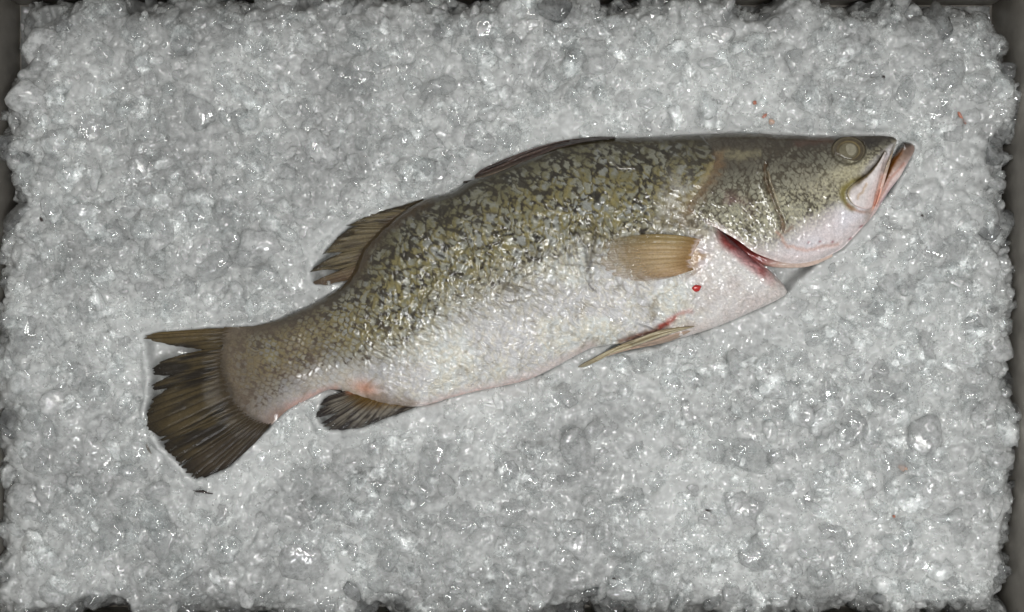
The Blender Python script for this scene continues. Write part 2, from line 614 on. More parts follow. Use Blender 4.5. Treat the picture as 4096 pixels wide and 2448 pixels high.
def scatter(n, rmin, rmax, level, seed, templates, sink, flat, margin_gap, room_min, lump=0.10, bias=None):
    """n joined chips strewn over the heap; returns verts, faces"""
    rng = np.random.default_rng(seed)
    tpl = [chip(level, rng, lump=lump) for _ in range(templates)]
    px = rng.uniform(-60, 4106, n * 3)
    py = rng.uniform(-60, 2508, n * 3)
    rad = rmin + (rmax - rmin) * rng.random(n * 3) ** 2.2
    ok = (look(T_GAP, px, py) > rad * margin_gap - 6) & (look(T_EDGE, px, py) > room_min + rad * 0.6)
    if bias is not None:
        ok &= rng.random(n * 3) < bias(px, py)
    px, py, rad = px[ok][:n], py[ok][:n], rad[ok][:n]
    m = len(px)
    R = rot_matrix(rng, m, 0.55)
    sc = np.stack([rad * rng.uniform(0.75, 1.3, m), rad * rng.uniform(0.6, 1.0, m), rad * rng.uniform(*flat, m)], -1) * K
    z = ice_base(px, py) + ice_relief(px, py) + sc[:, 2] * rng.uniform(*sink, m)
    x, y = W(px, py, np.zeros(m))
    which = rng.integers(0, templates, m)
    vs, fs, ms, o = [], [], [], 0
    for t, (v, f) in enumerate(tpl):
        k = np.nonzero(which == t)[0]
        vv = np.einsum('nij,nvj->nvi', R[k], v[None] * sc[k][:, None]) + np.stack([x[k], y[k], z[k]], -1)[:, None]
        vs.append(vv.reshape(-1, 3))
        fs.append((f[None] + (np.arange(len(k)) * len(v))[:, None, None]).reshape(-1, 3) + o)
        ms.append(np.repeat(rng.random(len(k)), len(v)))
        o += len(k) * len(v)
    return np.concatenate(vs), np.concatenate(fs), np.concatenate(ms)


patchy = lambda px, py: np.clip((0.6 + 0.4 * ss(10, 190, look(T_GAP, px, py))) * (0.35 + 1.3 * ss(0.35, 0.65, fbm(px / 260, py / 260, 2, 83))), 0.1, 1.0)
v1, f1_, m1_ = scatter(1000, 24, 64, 2, 101, 18, (-0.9, 0.0), (0.25, 0.5), 0.9, -6, 0.08, patchy)          # cloudy lumps
v2, f2_, m2_ = scatter(9800, 5, 18, 1, 202, 16, (-0.3, 0.7), (0.4, 0.9), 0.1, -14, 0.12, patchy)       # grains
v3, f3_, m3_ = scatter(2400, 18, 62, 2, 303, 18, (-0.6, 0.5), (0.3, 0.7), 0.7, -22, 0.07, patchy)   # clear splinters
verts = np.concatenate([base_v, v1, v2, v3])
o1 = len(base_v)
o2 = o1 + len(v1)
o3 = o2 + len(v2)
def milky(x, y):
    """how white the packed ice is: slushy round the fish, clear and thin towards the walls"""
    px, py = x / K + 2048, 1224 - y / K
    return (0.55 + 1.3 * (fbm(px / 330, py / 330, 3, 61) - 0.5) + 0.35 * ss(260, 20, look(T_GAP, px, py))
            - 0.9 * ss(230, -40, look(T_EDGE, px, py)) + 0.25 * ss(0, 4096, px) - 0.1)  # whiter to the right: the light's falloff put into the ice colour


vert_milk = milky(verts[:, 0], verts[:, 1])
milk = np.concatenate([np.zeros(o1), 0.7 * (m1_ - 0.5), 0.6 * (m2_ - 0.4), 0.6 * (m3_ - 0.5)]) + vert_milk
mi = np.concatenate([np.zeros(len(base_f)), np.full(len(f1_), 1), np.full(len(f2_), 2), np.full(len(f3_), 3)])
me = mesh_from('crushed_ice', verts, [base_f, np.concatenate([f1_ + o1, f2_ + o2, f3_ + o3])], [M_BED, M_CLOUD, M_GRAIN, M_CLEAR], mi, {'Milk': milk})
crushed = obj('crushed_ice', me, kind='stuff', label='bed of grey white crushed ice filling the steel tray', category='ice')

# the largest chunks, each an object of its own
crng = np.random.default_rng(77)
CHUNKS = []
for t in range(22):
    v, f = chip(3, crng, planes=9, soft=44.0, lump=0.10)
    v = v * [1, 1, crng.uniform(0.30, 0.46)]
    clear = t >= 14
    CHUNKS.append(mesh_from('ice_chunk', v, f, [M_GLASSY if clear else (M_CLEAR if t % 2 else M_CLOUD)], None, {'Milk': np.full(len(v), crng.uniform(0, 1))}))


def chunk(px, py, r, clear, label, group, lift=-0.3, spin=None, tilt=0.2, which=None, stretch=1.0):
    i = which if which is not None else (crng.integers(14, 22) if clear else crng.integers(0, 14))
    x, y = W(px, py, 0)
    z = float(ice_base(np.array([px]), np.array([py]))[0] + ice_relief(np.array([px]), np.array([py]))[0])
    o = obj('ice_chunk', CHUNKS[i], label=label, category='ice chunk', group=group)
    o.scale = (r * K * stretch, r * K / stretch, r * K)
    o.location = (x, y, z + lift * r * K * 0.4)
    o.rotation_euler = (crng.normal(0, tilt), crng.normal(0, tilt), crng.uniform(0, 6.28) if spin is None else spin)
    return o


MARKS = [(571, 1345, 'the upper tail lobe'), (590, 1600, 'the torn tail edge'), (760, 1915, 'the lower tail tip'), (1250, 1100, 'the soft dorsal fin'),
         (1150, 1260, 'the tail stalk'), (1150, 1660, 'the tail stalk'), (2000, 640, 'the spiny dorsal fin'), (2500, 548, 'the fish shoulder'), (3050, 535, 'the top of the fish head'), (3640, 590, 'the fish mouth'),
         (3420, 960, 'the fish chin'), (3145, 1170, 'the pointed breast'), (2400, 1440, 'the pelvic fin'), (1950, 1570, 'the fish belly'), (1330, 1715, 'the anal fin'),
         (60, 60, 'the upper left tray corner'), (4040, 60, 'the upper right tray corner'), (60, 2390, 'the lower left tray corner'), (4040, 2390, 'the lower right tray corner'),
         (2050, 10, 'the middle of the top wall'), (2050, 2440, 'the middle of the bottom wall'), (20, 1224, 'the middle of the left wall'), (4070, 1224, 'the middle of the right wall'),
         (1000, 20, 'the left part of the top wall'), (3050, 20, 'the right part of the top wall'), (1000, 2430, 'the left part of the bottom wall'), (3050, 2430, 'the right part of the bottom wall')]


def chunk_label(px, py, r, clear, stretch):
    d = [math.hypot(px - m[0], py - m[1]) for m in MARKS]
    i = int(np.argmin(d))
    dx, dy = px - MARKS[i][0], py - MARKS[i][1]
    side = ('left of' if dx < 0 else 'right of') if abs(dx) > abs(dy) else ('above' if dy < 0 else 'below')
    if min(abs(dx), abs(dy)) > 0.4 * max(abs(dx), abs(dy)):
        side = ('above ' if dy < 0 else 'below ') + ('left of' if dx < 0 else 'right of')
    size = 'large' if r > 82 else 'small' if r < 52 else 'medium'
    shape = 'long' if stretch > 1.12 else 'wide' if stretch < 0.95 else 'rounded'
    far = 'just' if d[i] < 150 else 'somewhat' if d[i] < 320 else 'well'
    return '%s %s %s ice chunk %s %s %s' % (size, shape, 'clear' if clear else 'cloudy', far, side, MARKS[i][2])


GROUP = 'ice chunks lying on the crushed ice'
placed = []
n_try = 0
while len(placed) < 285 and n_try < 20000:
    n_try += 1
    px, py = crng.uniform(-20, 4096), crng.uniform(-20, 2468)
    r = 46 + 62 * crng.random() ** 1.6
    room, gap = look(T_EDGE, px, py), look(T_GAP, px, py)
    if room < -8 or gap < r * 1.0 or (room > 130 and crng.random() < 0.35):
        continue
    if room < 110:
        r *= 0.72
    if any((px - q[0]) ** 2 + (py - q[1]) ** 2 < (0.8 * (r + q[2])) ** 2 for q in placed):
        continue
    placed.append((px, py, r))
    c = bool(room < 110)
    st = crng.uniform(0.85, 1.25)
    chunk(px, py, r, c, chunk_label(px, py, r, c, st), GROUP, lift=crng.uniform(-1.0, -0.1) if not c else crng.uniform(-0.3, 0.6), stretch=st, tilt=0.16 if not c else 0.35)

# ------------------------------------------------------------------ the fish
Z_MID = 0.001          # its middle plane, half sunk in the ice
FLAT = 0.44            # half thickness over half depth

# inflate the outline: solve a membrane over it, the root of which is a rounded body
PS = 8.0
PX = np.arange(820, 3680, PS)
PY = np.arange(480, 1780, PS)
pgx, pgy = np.meshgrid(PX, PY, indexing='ij')
pin = inside(pgx, pgy, OUTLINE)


def relax(mask, step, start, sweeps):
    f = start.copy()
    q = np.where(mask, step * step, 0.0)
    for _ in range(sweeps):
        n = np.zeros_like(f)
        n[1:-1, 1:-1] = 0.25 * (f[2:, 1:-1] + f[:-2, 1:-1] + f[1:-1, 2:] + f[1:-1, :-2] + q[1:-1, 1:-1])
        f = np.where(mask, n, 0.0)
    return f


def up2(a, shape):
    b = np.repeat(np.repeat(a, 2, 0), 2, 1)
    out = np.zeros(shape)
    m, n = min(shape[0], b.shape[0]), min(shape[1], b.shape[1])
    out[:m, :n] = b[:m, :n]
    return out


phi = None
for lev in (8, 4, 2, 1):
    msk = pin[::lev, ::lev]
    phi = relax(msk, PS * lev, np.zeros(msk.shape) if phi is None else up2(phi, msk.shape), 500 if lev > 1 else 160)


def look2(tab, px, py):
    fx = np.clip((px - PX[0]) / PS, 0, len(PX) - 1.001)
    fy = np.clip((py - PY[0]) / PS, 0, len(PY) - 1.001)
    i, j = fx.astype(int), fy.astype(int)
    fx, fy = fx - i, fy - j
    return (tab[i, j] * (1 - fx) + tab[i + 1, j] * fx) * (1 - fy) + (tab[i, j + 1] * (1 - fx) + tab[i + 1, j + 1] * fx) * fy


DORSAL = np.vstack([curve(D_T[:-3], 160), curve(D_H[1:], 60)])
VENTRAL = np.vstack([curve(V_T, 200), curve([(3149, 1169), (3215, 1105), (3300, 1030)], 10)[1:],
                     curve([(3300, 1030), (3323, 1020), (3372, 993), (3410, 952), (3447, 910), (3476, 879), (3529, 752), (3587, 562)], 60)[1:]])
dd, sa = poly_dist(pgx, pgy, DORSAL)
dv, _ = poly_dist(pgx, pgy, VENTRAL)
T_VV = dd / (dd + dv + 1e-6)          # 0 along the back, 1 along the belly
T_DD = dd


def swell(px, py):
    """height of the flank above the middle plane, in pixels"""
    return FLAT * np.sqrt(np.maximum(2 * look2(phi, px, py), 0))


def stroke(px, py, pts, width, wob=0.0, seed=1):
    if wob:
        px = px + wob * 2 * (fbm(px / 22, py / 22, 2, seed) - 0.5)
        py = py + wob * 2 * (fbm(px / 22, py / 22, 2, seed + 7) - 0.5)
    d, _ = poly_dist(px, py, pts)
    return np.exp(-(d / width) ** 2)


def blob(px, py, cx, cy, rx, ry, ang=0.0):
    c, s = math.cos(ang), math.sin(ang)
    x, y = (px - cx) * c + (py - cy) * s, -(px - cx) * s + (py - cy) * c
    return np.exp(-((x / rx) ** 2 + (y / ry) ** 2))


OPERC = curve([(2880, 625), (2862, 694), (2808, 762), (2776, 805), (2752, 836), (2732, 884), (2734, 922), (2760, 950), (2806, 962)], 60)
PREOP = curve([(3062, 654), (3060, 702), (3070, 751), (3091, 799), (3107, 840), (3127, 880), (3131, 920), (3110, 950)], 50)
PREOP2 = curve([(3072, 690), (3086, 745), (3104, 790), (3122, 842)], 30)
SLIT = curve(V_H[:11], 60)
GILLEDGE = curve([(2836, 900), (2893, 929), (2950, 978), (3010, 1032), (3058, 1064), (3110, 1107)], 40)
JAWPOUCH = curve([(3540, 612), (3519, 641), (3485, 681), (3454, 707), (3414, 729), (3384, 748), (3376, 785), (3396, 822), (3440, 842), (3478, 842)], 60)


# ---- scales: an imbricated lattice in the fish's own coordinates (a along it, b across it)
def shingle(a, b, seed=5, jit=0.30):
    """height 0..1 of overlapping scales, nearness to a free rim, and the id of the scale on top"""
    top = np.full(a.shape, -1e9)
    hgt = np.zeros(a.shape)
    rim = np.zeros(a.shape)
    sid = np.zeros(a.shape)
    j0 = np.floor(b)
    for dj in (-1, 0, 1, 2):
        j = j0 + dj
        off = 0.5 * (np.mod(j, 2))
        i0 = np.floor(a - off)
        for di in (-1, 0, 1, 2):
            i = i0 + di
            ca = i + off + jit * (hash2(i, j, seed) - 0.5)
            cb = j + jit * (hash2(i, j, seed + 1) - 0.5)
            R = 0.86 + 0.22 * (hash2(i, j, seed + 3) - 0.5)
            xa, xb = a - ca, (b - cb) * 0.92
            d = np.sqrt(xa * xa + xb * xb)
            ok = (d < R) & (ca > top)
            top = np.where(ok, ca, top)
            hgt = np.where(ok, (R - xa) / (2 * R), hgt)
            rim = np.where(ok, 1 - d / R, rim)
            sid = np.where(ok, hash2(i, j, seed + 2), sid)
    return hgt, rim, sid


SPINE = curve([(880, 1500), (1200, 1410), (1600, 1270), (2000, 1110), (2400, 970), (2800, 850), (3200, 760), (3600, 640)], 300)
SP_S = np.concatenate([[0], np.cumsum(np.hypot(*(SPINE[1:] - SPINE[:-1]).T))])


def along(px, py):
    _, f = poly_dist(px, py, SPINE[::6])
    return f * SP_S[-1]


C = {k: srgb(*v) for k, v in dict(
    pale=(156, 156, 144), bluish=(154, 157, 157), olive=(128, 124, 92), ochre=(144, 132, 80), dark=(34, 31, 26), darkbrown=(56, 48, 36),
    back=(58, 52, 38), white=(222, 221, 217), cream=(216, 205, 180), pinkw=(224, 208, 204), pink=(214, 168, 155), red=(150, 62, 52),
    tailbrown=(112, 98, 82), taildusk=(128, 106, 92), grey=(150, 146, 132), headtop=(62, 54, 44), cheek=(158, 150, 130), cheekd=(78, 70, 54),
    pearl=(224, 220, 224), brownband=(122, 98, 70), gill=(170, 88, 84), gillpink=(205, 150, 150), groove=(98, 74, 50), salmon=(222, 164, 142),
    oliverim=(134, 122, 60)).items()}


def skin_fields(px, py, head):
    """colour and relief (px) of the skin at photograph pixel (px, py)"""
    vv = look2(T_VV, px, py)
    ddp = look2(T_DD, px, py)
    al = along(px, py)
    n1 = fbm(px / 60, py / 60, 4, 101)
    n2 = fbm(px / 17, py / 17, 3, 111)
    n3 = fbm(px / 150, py / 150, 3, 121)
    nf = vnoise(px / 6.5, py / 6.5, 131)
    rel = np.zeros_like(px)
    if not head:
        warp = ss(300, 900, al)
        wx = (fbm(px / 75, py / 75, 3, 141) - 0.5)
        wy = (fbm(px / 75, py / 75, 3, 151) - 0.5)
        size = 27 + 17 * ss(150, 1100, al)
        # integrate 1/size analytically enough: small steps at the tail, larger forward
        A = np.interp(al, np.linspace(0, 2900, 200), np.concatenate([[0], np.cumsum(np.diff(np.linspace(0, 2900, 200)) / (27 + 17 * ss(150, 1100, np.linspace(0, 2900, 199))))]))
        B = vv * 19.0
        wob = 0.75 + 0.75 * warp
        hgt, rim, sid = shingle(A + wob * wx * 1.4, B + wob * wy * 1.4)
        edge = np.exp(-(rim / 0.17) ** 2)
        # wrinkled slime: folds running down and along the flank
        wr = ridged((px + 0.55 * py) / 52 + 1.6 * wx, (py - 0.4 * px) / 105 + 1.2 * wy, 3, 161)
        wr2 = ridged((px - 0.3 * py) / 27 + wy, (py + 0.5 * px) / 40 + wx, 2, 171)
        wr3 = ridged((px + 0.35 * py) / 70 + 2 * wy, (py - 0.35 * px) / 26 + 1.5 * wx, 2, 175)
        flank = ss(0.16, 0.42, vv) * ss(420, 900, al)
        lowf = ss(0.45, 0.62, vv)
        rel = rel + (3.2 + 3.6 * warp + 3.0 * lowf) * (hgt - 0.4) * (0.5 + 0.9 * n1) - (1.5 + 1.8 * lowf) * edge * warp
        bellyw = lowf * ss(500, 1000, al)
        rel = rel + bellyw * (5.5 * edge * ss(0.3, 0.6, n1) - 6.0 * np.exp(-((rim - 0.42) / 0.2) ** 2) * n3)
        rel = rel + flank * (1 + 0.5 * lowf) * (12.0 * (ss(0.5, 0.98, wr) - 0.4) + 6.0 * (wr2 - 0.5) + 10.0 * ss(0.62, 0.98, wr3) * n3 * 1.6)
        fold = flank * ss(0.74, 0.95, wr)
        # ---- colour
        ground = mix(C['pale'], C['bluish'], ss(0.3, 0.7, sid))
        ring = np.exp(-((rim - 0.16) / 0.24) ** 2)
        keep = (1 - ss(0.46, 0.78, vv))
        ground = mix(ground, C['olive'], keep * np.clip(0.42 + 0.62 * ss(0.42, 0.60, 0.6 * n1 + 0.4 * n2 + 0.16 * (sid - 0.5)) + 0.35 * (ring - 0.4), 0, 0.95))
        ground = mix(ground, C['ochre'], 0.80 * keep * ss(0.06, 0.2, vv) * ss(0.42, 0.62, 0.45 * n2 + 0.35 * ring + 0.25 * n1 + 0.1 * (wr2 - 0.5)))
        ground = mix(ground, C['pale'] * 1.05, 0.5 * keep * fold)
        low = mix(C['white'] * [0.97, 1.0, 1.0], C['cream'], 0.5 * ss(0.50, 0.72, wr2 * 0.55 + n2 * 0.45))
        low = mix(low, srgb(210, 207, 207), 0.6 * ss(0.42, 0.62, n3))
        low = mix(low, srgb(198, 196, 198), 0.6 * np.exp(-((rim - 0.45) / 0.25) ** 2) * ss(0.3, 0.6, n3 + 0.2 * (n1 - 0.5)))
        low = mix(low, C['grey'], 0.6 * np.exp(-((rim - 0.20) / 0.10) ** 2) * ss(0.35, 0.6, n1))
        low = mix(low, srgb(228, 220, 202), 0.55 * edge * ss(0.3, 0.55, n2))
        low = mix(low, srgb(138, 128, 110), 0.62 * ss(0.42, 0.16, wr) * (0.4 + n2))
        low = mix(low, srgb(150, 142, 128), 0.5 * ss(0.40, 0.20, wr2) * ss(0.4, 0.6, n1))
        belly_line = 0.56 + 0.12 * (n3 - 0.5) + 0.27 * (1 - ss(250, 1000, al)) - 0.05 * ss(1500, 2200, al)
        tb = ss(-0.19, 0.16, vv - belly_line + 0.16 * (n1 - 0.5))
        col = mix(ground, low, tb)
        # dark crescents and blots
        back = np.exp(-(vv / 0.30) ** 2)
        dens = (0.30 + 0.55 * back) * (1 - ss(-0.10, 0.06, vv - belly_line))
        fx, fy = px + 0.4 * py, py - 0.4 * px
        sp = fbm(fx / 22 + wx, fy / 15 + wy, 3, 181)
        blot = ss(0.56, 0.70, sp * 0.80 + 0.20 * fbm(px / 60, py / 60, 2, 185) + 0.22 * (dens - 0.50) + 0.06 * ring)
        cres = edge * ss(0.46, 0.62, fbm(px / 33, py / 33, 3, 191) + 0.4 * (dens - 0.50))
        col = mix(col, C['darkbrown'] * 1.4, 0.42 * edge * (1 - tb) * ss(0.3, 0.6, n1 + 0.2))
        dk = np.clip(0.90 * blot * ss(0.05, 0.3, dens) + 0.85 * cres * ss(0.05, 0.3, dens), 0, 1)
        col = mix(col, mix(C['dark'], C['darkbrown'], n1), dk)
        # faint ink strokes on the lower flank
        ink = ss(0.70, 0.82, ridged((px + 0.2 * py) / 44, (py - 0.2 * px) / 15, 2, 201)) * (1 - ss(0.50, 0.74, vv)) * ss(0.34, 0.5, vv)
        col = mix(col, C['darkbrown'] * 1.3, 0.6 * ink)
        # back
        bk = np.clip(np.exp(-((ddp + 22 * (n2 - 0.5)) / 24.0) ** 2) * 0.85 + 0.62 * np.exp(-(vv / 0.27) ** 2) * (0.55 + 0.9 * (n1 - 0.3)), 0, 1)
        col = mix(col, C['back'], np.clip(bk, 0, 0.96))
        col = mix(col, C['back'] * 1.15, 0.6 * ss(2560, 2840, px) * ss(690, 570, py) * (0.5 + n1))
        # tail stalk: weaker light painted in; itself brown towards the fin, pinkish below
        tw = 1 - ss(180, 900, al)
        col = mix(col, mix(C['tailbrown'], C['taildusk'], vv) * 0.85, 0.50 * tw * (0.55 + 0.8 * n1))
        col = mix(col, C['tailbrown'] * 0.78, 0.85 * (1 - ss(0, 210, al - 30 + 90 * (n1 - 0.5))) * (0.6 + 0.4 * nf))
        col = mix(col, C['darkbrown'] * 0.9, 0.75 * stroke(px, py, [(884, 1365), (876, 1426), (881, 1480), (900, 1540), (935, 1620), (990, 1676), (1060, 1704)], 26, 14))
        col = mix(col, C['pink'], 0.70 * stroke(px, py, [(1160, 1632), (1259, 1583), (1340, 1556)], 20, 8))
        col = mix(col, srgb(120, 82, 60), 0.7 * blob(px, py, 1120, 1660, 60, 34, -0.5))
        # flush by the anal fin, brown above its base
        col = mix(col, srgb(202, 140, 108), 0.8 * blob(px, py, 1462, 1556, 60, 32, 0.3))
        col = mix(col, srgb(120, 92, 66), 0.65 * stroke(px, py, [(1480, 1600), (1560, 1612), (1650, 1622)], 30, 14))
        col = mix(col, srgb(104, 92, 78), 0.45 * blob(px, py, 1530, 1565, 80, 38, 0.1) * ss(0.4, 0.6, n2))
        # pink belly seam
        col = mix(col, C['pinkw'], 0.75 * stroke(px, py, [(1690, 1625), (1804, 1588), (1901, 1562), (2022, 1538), (2142, 1504), (2263, 1440), (2366, 1388)], 24, 10))
        col = mix(col, C['pink'], 0.7 * stroke(px, py, [(1700, 1628), (1804, 1592), (1901, 1568), (2022, 1544), (2142, 1510)], 8, 4))
        col = mix(col, C['pinkw'], 0.6 * stroke(px, py, [(2560, 1370), (2785, 1325), (2893, 1286), (3001, 1240), (3098, 1198)], 34, 12))
        # shadow of the fold painted red brown, and blood, by the pelvic fin
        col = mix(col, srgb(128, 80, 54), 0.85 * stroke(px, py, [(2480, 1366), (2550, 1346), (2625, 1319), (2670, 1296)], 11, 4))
        col = mix(col, srgb(168, 62, 52), 0.8 * stroke(px, py, [(2640, 1306), (2676, 1290), (2700, 1272)], 10, 5))
        col = mix(col, srgb(190, 110, 96), 0.55 * stroke(px, py, [(2670, 1280), (2720, 1252), (2765, 1245)], 9, 5))
        rel = rel - 14 * stroke(px, py, [(2440, 1378), (2550, 1348), (2625, 1320), (2690, 1298)], 12)
        # breast: finer, whiter skin; pink where the gill was
        br = ss(2700, 2850, px) * ss(900, 960, py)
        col = mix(col, mix(C['white'], C['pinkw'], n1), 0.65 * br)
        hb_, rb_, sb_ = shingle((px + 0.3 * py) / 21 + 1.2 * wx, (py - 0.3 * px) / 19 + 1.2 * wy, 25, 0.4)
        rel = rel * (1 - 0.55 * br) + br * (8.0 * (hb_ - 0.4) - 4.0 * np.exp(-(rb_ / 0.2) ** 2) + 9.0 * (n1 - 0.5) + 6.0 * (wr2 - 0.5))
        col = mix(col, srgb(168, 160, 150), 0.45 * br * np.exp(-(rb_ / 0.2) ** 2) * ss(0.35, 0.6, n1))
        # the brown membrane continues a little onto the trunk
        col = mix(col, C['brownband'], 0.72 * stroke(px, py, OPERC[:44], 24, 15) * (0.6 + 0.6 * n2))
        col = mix(col, srgb(150, 136, 96), 0.6 * stroke(px, py, OPERC[6:38] - [26, 6], 14, 7))
        gd, _ = poly_dist(px, py, GILLEDGE)
        col = mix(col, mix(C['gillpink'], C['gill'], ss(0.35, 0.65, n1)), ss(62, 22, gd + 12 * (n2 - 0.5)) * ss(2850, 2900, px) * (0.15 + 0.85 * ss(3120, 3030, px)))
        col = mix(col, srgb(176, 108, 116), 0.7 * ss(20, 2, gd) * ss(2880, 2950, px) * ss(3110, 3040, px))
        # girdle flap and skin just behind the gill cover
        fl = ss(40, 10, stroke(px, py, [(2772, 880), (2790, 925), (2812, 948)], 1e9) * 0 + poly_dist(px, py, [(2768, 880), (2790, 925), (2815, 940)])[0])
        col = mix(col, mix(srgb(168, 160, 140), srgb(96, 86, 70), ss(0.45, 0.62, n2)), 0.85 * fl)
        rel = rel + 6 * fl
        wet = blob(px, py, 2690, 830, 60, 110, 0.25)
        col = mix(col, mix(srgb(205, 200, 188), srgb(140, 130, 108), ss(0.4, 0.65, n2)), 0.75 * wet)
        rel = rel + 7 * wet * (ridged(px / 34, py / 34, 2, 211) - 0.5)
        # pectoral root
        pr = blob(px, py, 2790, 1030, 44, 60, 0.2)
        col = mix(col, mix(srgb(196, 178, 178), srgb(168, 128, 76), ss(0.42, 0.6, n1)), 0.8 * pr)
        rel = rel * (1 - 0.8 * blob(px, py, 2785, 1020, 50, 70, 0.2)) + 9 * blob(px, py, 2806, 1020, 40, 52, 0.2)
        # brown skin over the root of the soft dorsal fin
        col = mix(col, srgb(72, 58, 40), 0.88 * stroke(px, py, [(1700, 812), (1600, 862), (1545, 910), (1495, 960), (1460, 1010), (1436, 1070), (1412, 1110)], 30, 16))
        # long dark creases on the mid flank
        for pts, w in (([(2305, 930), (2338, 985), (2352, 1045), (2348, 1085)], 7), ([(2385, 910), (2372, 985), (2362, 1060), (2345, 1090)], 7),
                       ([(2250, 985), (2268, 1015), (2320, 1030)], 5), ([(2360, 1100), (2352, 1140), (2385, 1168)], 5),
                       ([(2440, 640), (2480, 668), (2540, 672)], 6), ([(2300, 930), (2310, 1020)], 4), ([(1990, 935), (2020, 962), (1960, 975)], 5)):
            s_ = stroke(px, py, pts, w, 5)
            col = mix(col, C['darkbrown'] * 1.1, 0.7 * s_ * (0.5 + 0.8 * n2))
            rel = rel + 6 * s_
    else:
        A, B = px / 24.0, py / 20.0
        wx = (fbm(px / 50, py / 50, 2, 241) - 0.5)
        hgt, rim, sid = shingle(A + 1.6 * wx, B + 1.6 * (fbm(px / 50, py / 50, 2, 251) - 0.5), 15, 0.4)
        edge = np.exp(-(rim / 0.22) ** 2)
        fade = ss(3480, 3300, px) * ss(0.05, 0.2, vv)
        low = ss(0.60, 0.86, vv + 0.18 * (n3 - 0.5) + 0.10 * ss(3250, 3450, px))
        rel = rel + fade * (4.6 * (hgt - 0.4) - 2.2 * edge) * (0.5 + 0.8 * n1) + 4.5 * (n2 - 0.5) * fade
        rel = rel + 8.0 * low * (ridged(px / 19, py / 17, 2, 261) - 0.5) + 10 * low * (ridged(px / 50, py / 34, 2, 262) - 0.5)
        col = mix(mix(C['cheek'], srgb(150, 150, 132), n3), C['cheekd'], 0.9 * ss(0.40, 0.60, n2 * 0.6 + 0.4 * n1 + 0.25 * (edge - 0.3)))
        col = mix(col, C['darkbrown'], 0.6 * edge * fade * ss(0.42, 0.6, n1))
        col = mix(col, srgb(196, 190, 160), 0.5 * ss(0.5, 0.68, nf) * ss(0.3, 0.5, vv))
        top = 1 - ss(0.08, 0.46, vv + 0.26 * (n1 - 0.5))
        col = mix(col, C['headtop'], 0.88 * top)
        col = mix(col, srgb(84, 58, 46), 0.6 * stroke(px, py, [(3190, 575), (3260, 565), (3320, 560)], 14, 8))
        col = mix(col, srgb(38, 32, 28), 0.88 * stroke(px, py, [(3480, 570), (3540, 572), (3574, 574)], 34, 14) * (0.6 + 0.7 * n1))
        col = mix(col, srgb(168, 160, 126), 0.45 * stroke(px, py, [(2890, 618), (2960, 622), (3030, 612)], 17, 20) * (0.3 + n2))
        col = mix(col, srgb(190, 182, 150), 0.6 * blob(px, py, 3400, 690, 90, 40, -0.4) * (0.6 + 0.6 * n2))
        col = mix(col, mix(C['pearl'], C['pinkw'], 0.5 * ss(0.4, 0.7, n3)), low)
        col = mix(col, C['pinkw'], 0.75 * stroke(px, py, [(3140, 1040), (3205, 1044), (3270, 1030), (3372, 982), (3450, 900)], 40, 12))
        col = mix(col, srgb(206, 160, 140), 0.55 * stroke(px, py, [(3110, 930), (3150, 985), (3230, 1000), (3350, 975)], 8, 6))
        # gill cover: mottled plate with a bruise, brown membrane along its rear edge
        col = mix(col, srgb(120, 84, 84), 0.5 * blob(px, py, 2940, 815, 70, 34, 0.5) * ss(0.4, 0.6, n1))
        col = mix(col, C['brownband'], 0.72 * stroke(px, py, OPERC[:44], 24, 15) * (0.6 + 0.6 * n2))
        col = mix(col, srgb(158, 140, 92), 0.5 * stroke(px, py, OPERC[8:36] - [22, 4], 12, 6))
        sd, sf = poly_dist(px, py, SLIT)
        col = mix(col, srgb(222, 206, 200), 0.75 * np.exp(-(sd / 16) ** 2) * ss(0.12, 0.3, sf))
        col = mix(col, srgb(120, 90, 66), 0.6 * np.exp(-(sd / 10) ** 2) * ss(0.16, 0.02, sf))
        # preopercle: a cut with a raised lip
        s1 = stroke(px, py, PREOP, 7, 3)
        s2 = stroke(px, py, PREOP2, 5, 2)
        col = mix(col, C['groove'], 0.62 * stroke(px, py, PREOP, 7, 8) * ss(960, 860, py) * (0.3 + 1.2 * n2))
        col = mix(col, srgb(176, 158, 126), 0.4 * s2)
        col = mix(col, srgb(150, 120, 92), 0.5 * stroke(px, py, [(3127, 880), (3140, 930), (3170, 905)], 8, 4))
        rel = rel - 12 * s1 + 9 * stroke(px, py, PREOP + [16, -2], 9) + 5 * s2 + 7 * stroke(px, py, PREOP - [20, 0], 16)
        rel = rel - 6 * stroke(px, py, [(3110, 930), (3104, 990), (3100, 1030)], 7)
        rel = rel - 5 * stroke(px, py, [(3110, 940), (3160, 990), (3240, 1004), (3350, 978), (3430, 905)], 8)
        # pouch that the upper jaw slides under
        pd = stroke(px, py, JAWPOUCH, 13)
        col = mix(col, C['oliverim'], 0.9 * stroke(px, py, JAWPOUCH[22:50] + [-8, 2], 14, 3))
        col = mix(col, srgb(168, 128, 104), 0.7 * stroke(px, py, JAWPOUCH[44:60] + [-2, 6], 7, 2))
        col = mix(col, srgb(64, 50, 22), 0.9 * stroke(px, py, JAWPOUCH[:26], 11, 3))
        rel = rel - 9 * pd + 6 * stroke(px, py, JAWPOUCH[20:50] + [-14, 4], 10)
        # skin of the snout below the groove
        lip = ss(0, 30, (px - 3440) * 0.75 + (py - 720) * 0.66) * ss(3440, 3480, px) * ss(600, 640, py)
        col = mix(col, mix(srgb(190, 172, 164), srgb(150, 132, 122), n1), 0.85 * lip * (1 - stroke(px, py, JAWPOUCH[:26], 12)))
        col = mix(col, C['salmon'], 0.85 * stroke(px, py, [(3536, 715), (3520, 770), (3500, 830)], 18, 5))
        col = mix(col, srgb(150, 140, 116), 0.7 * stroke(px, py, [(3582, 575), (3570, 605)], 12, 4))
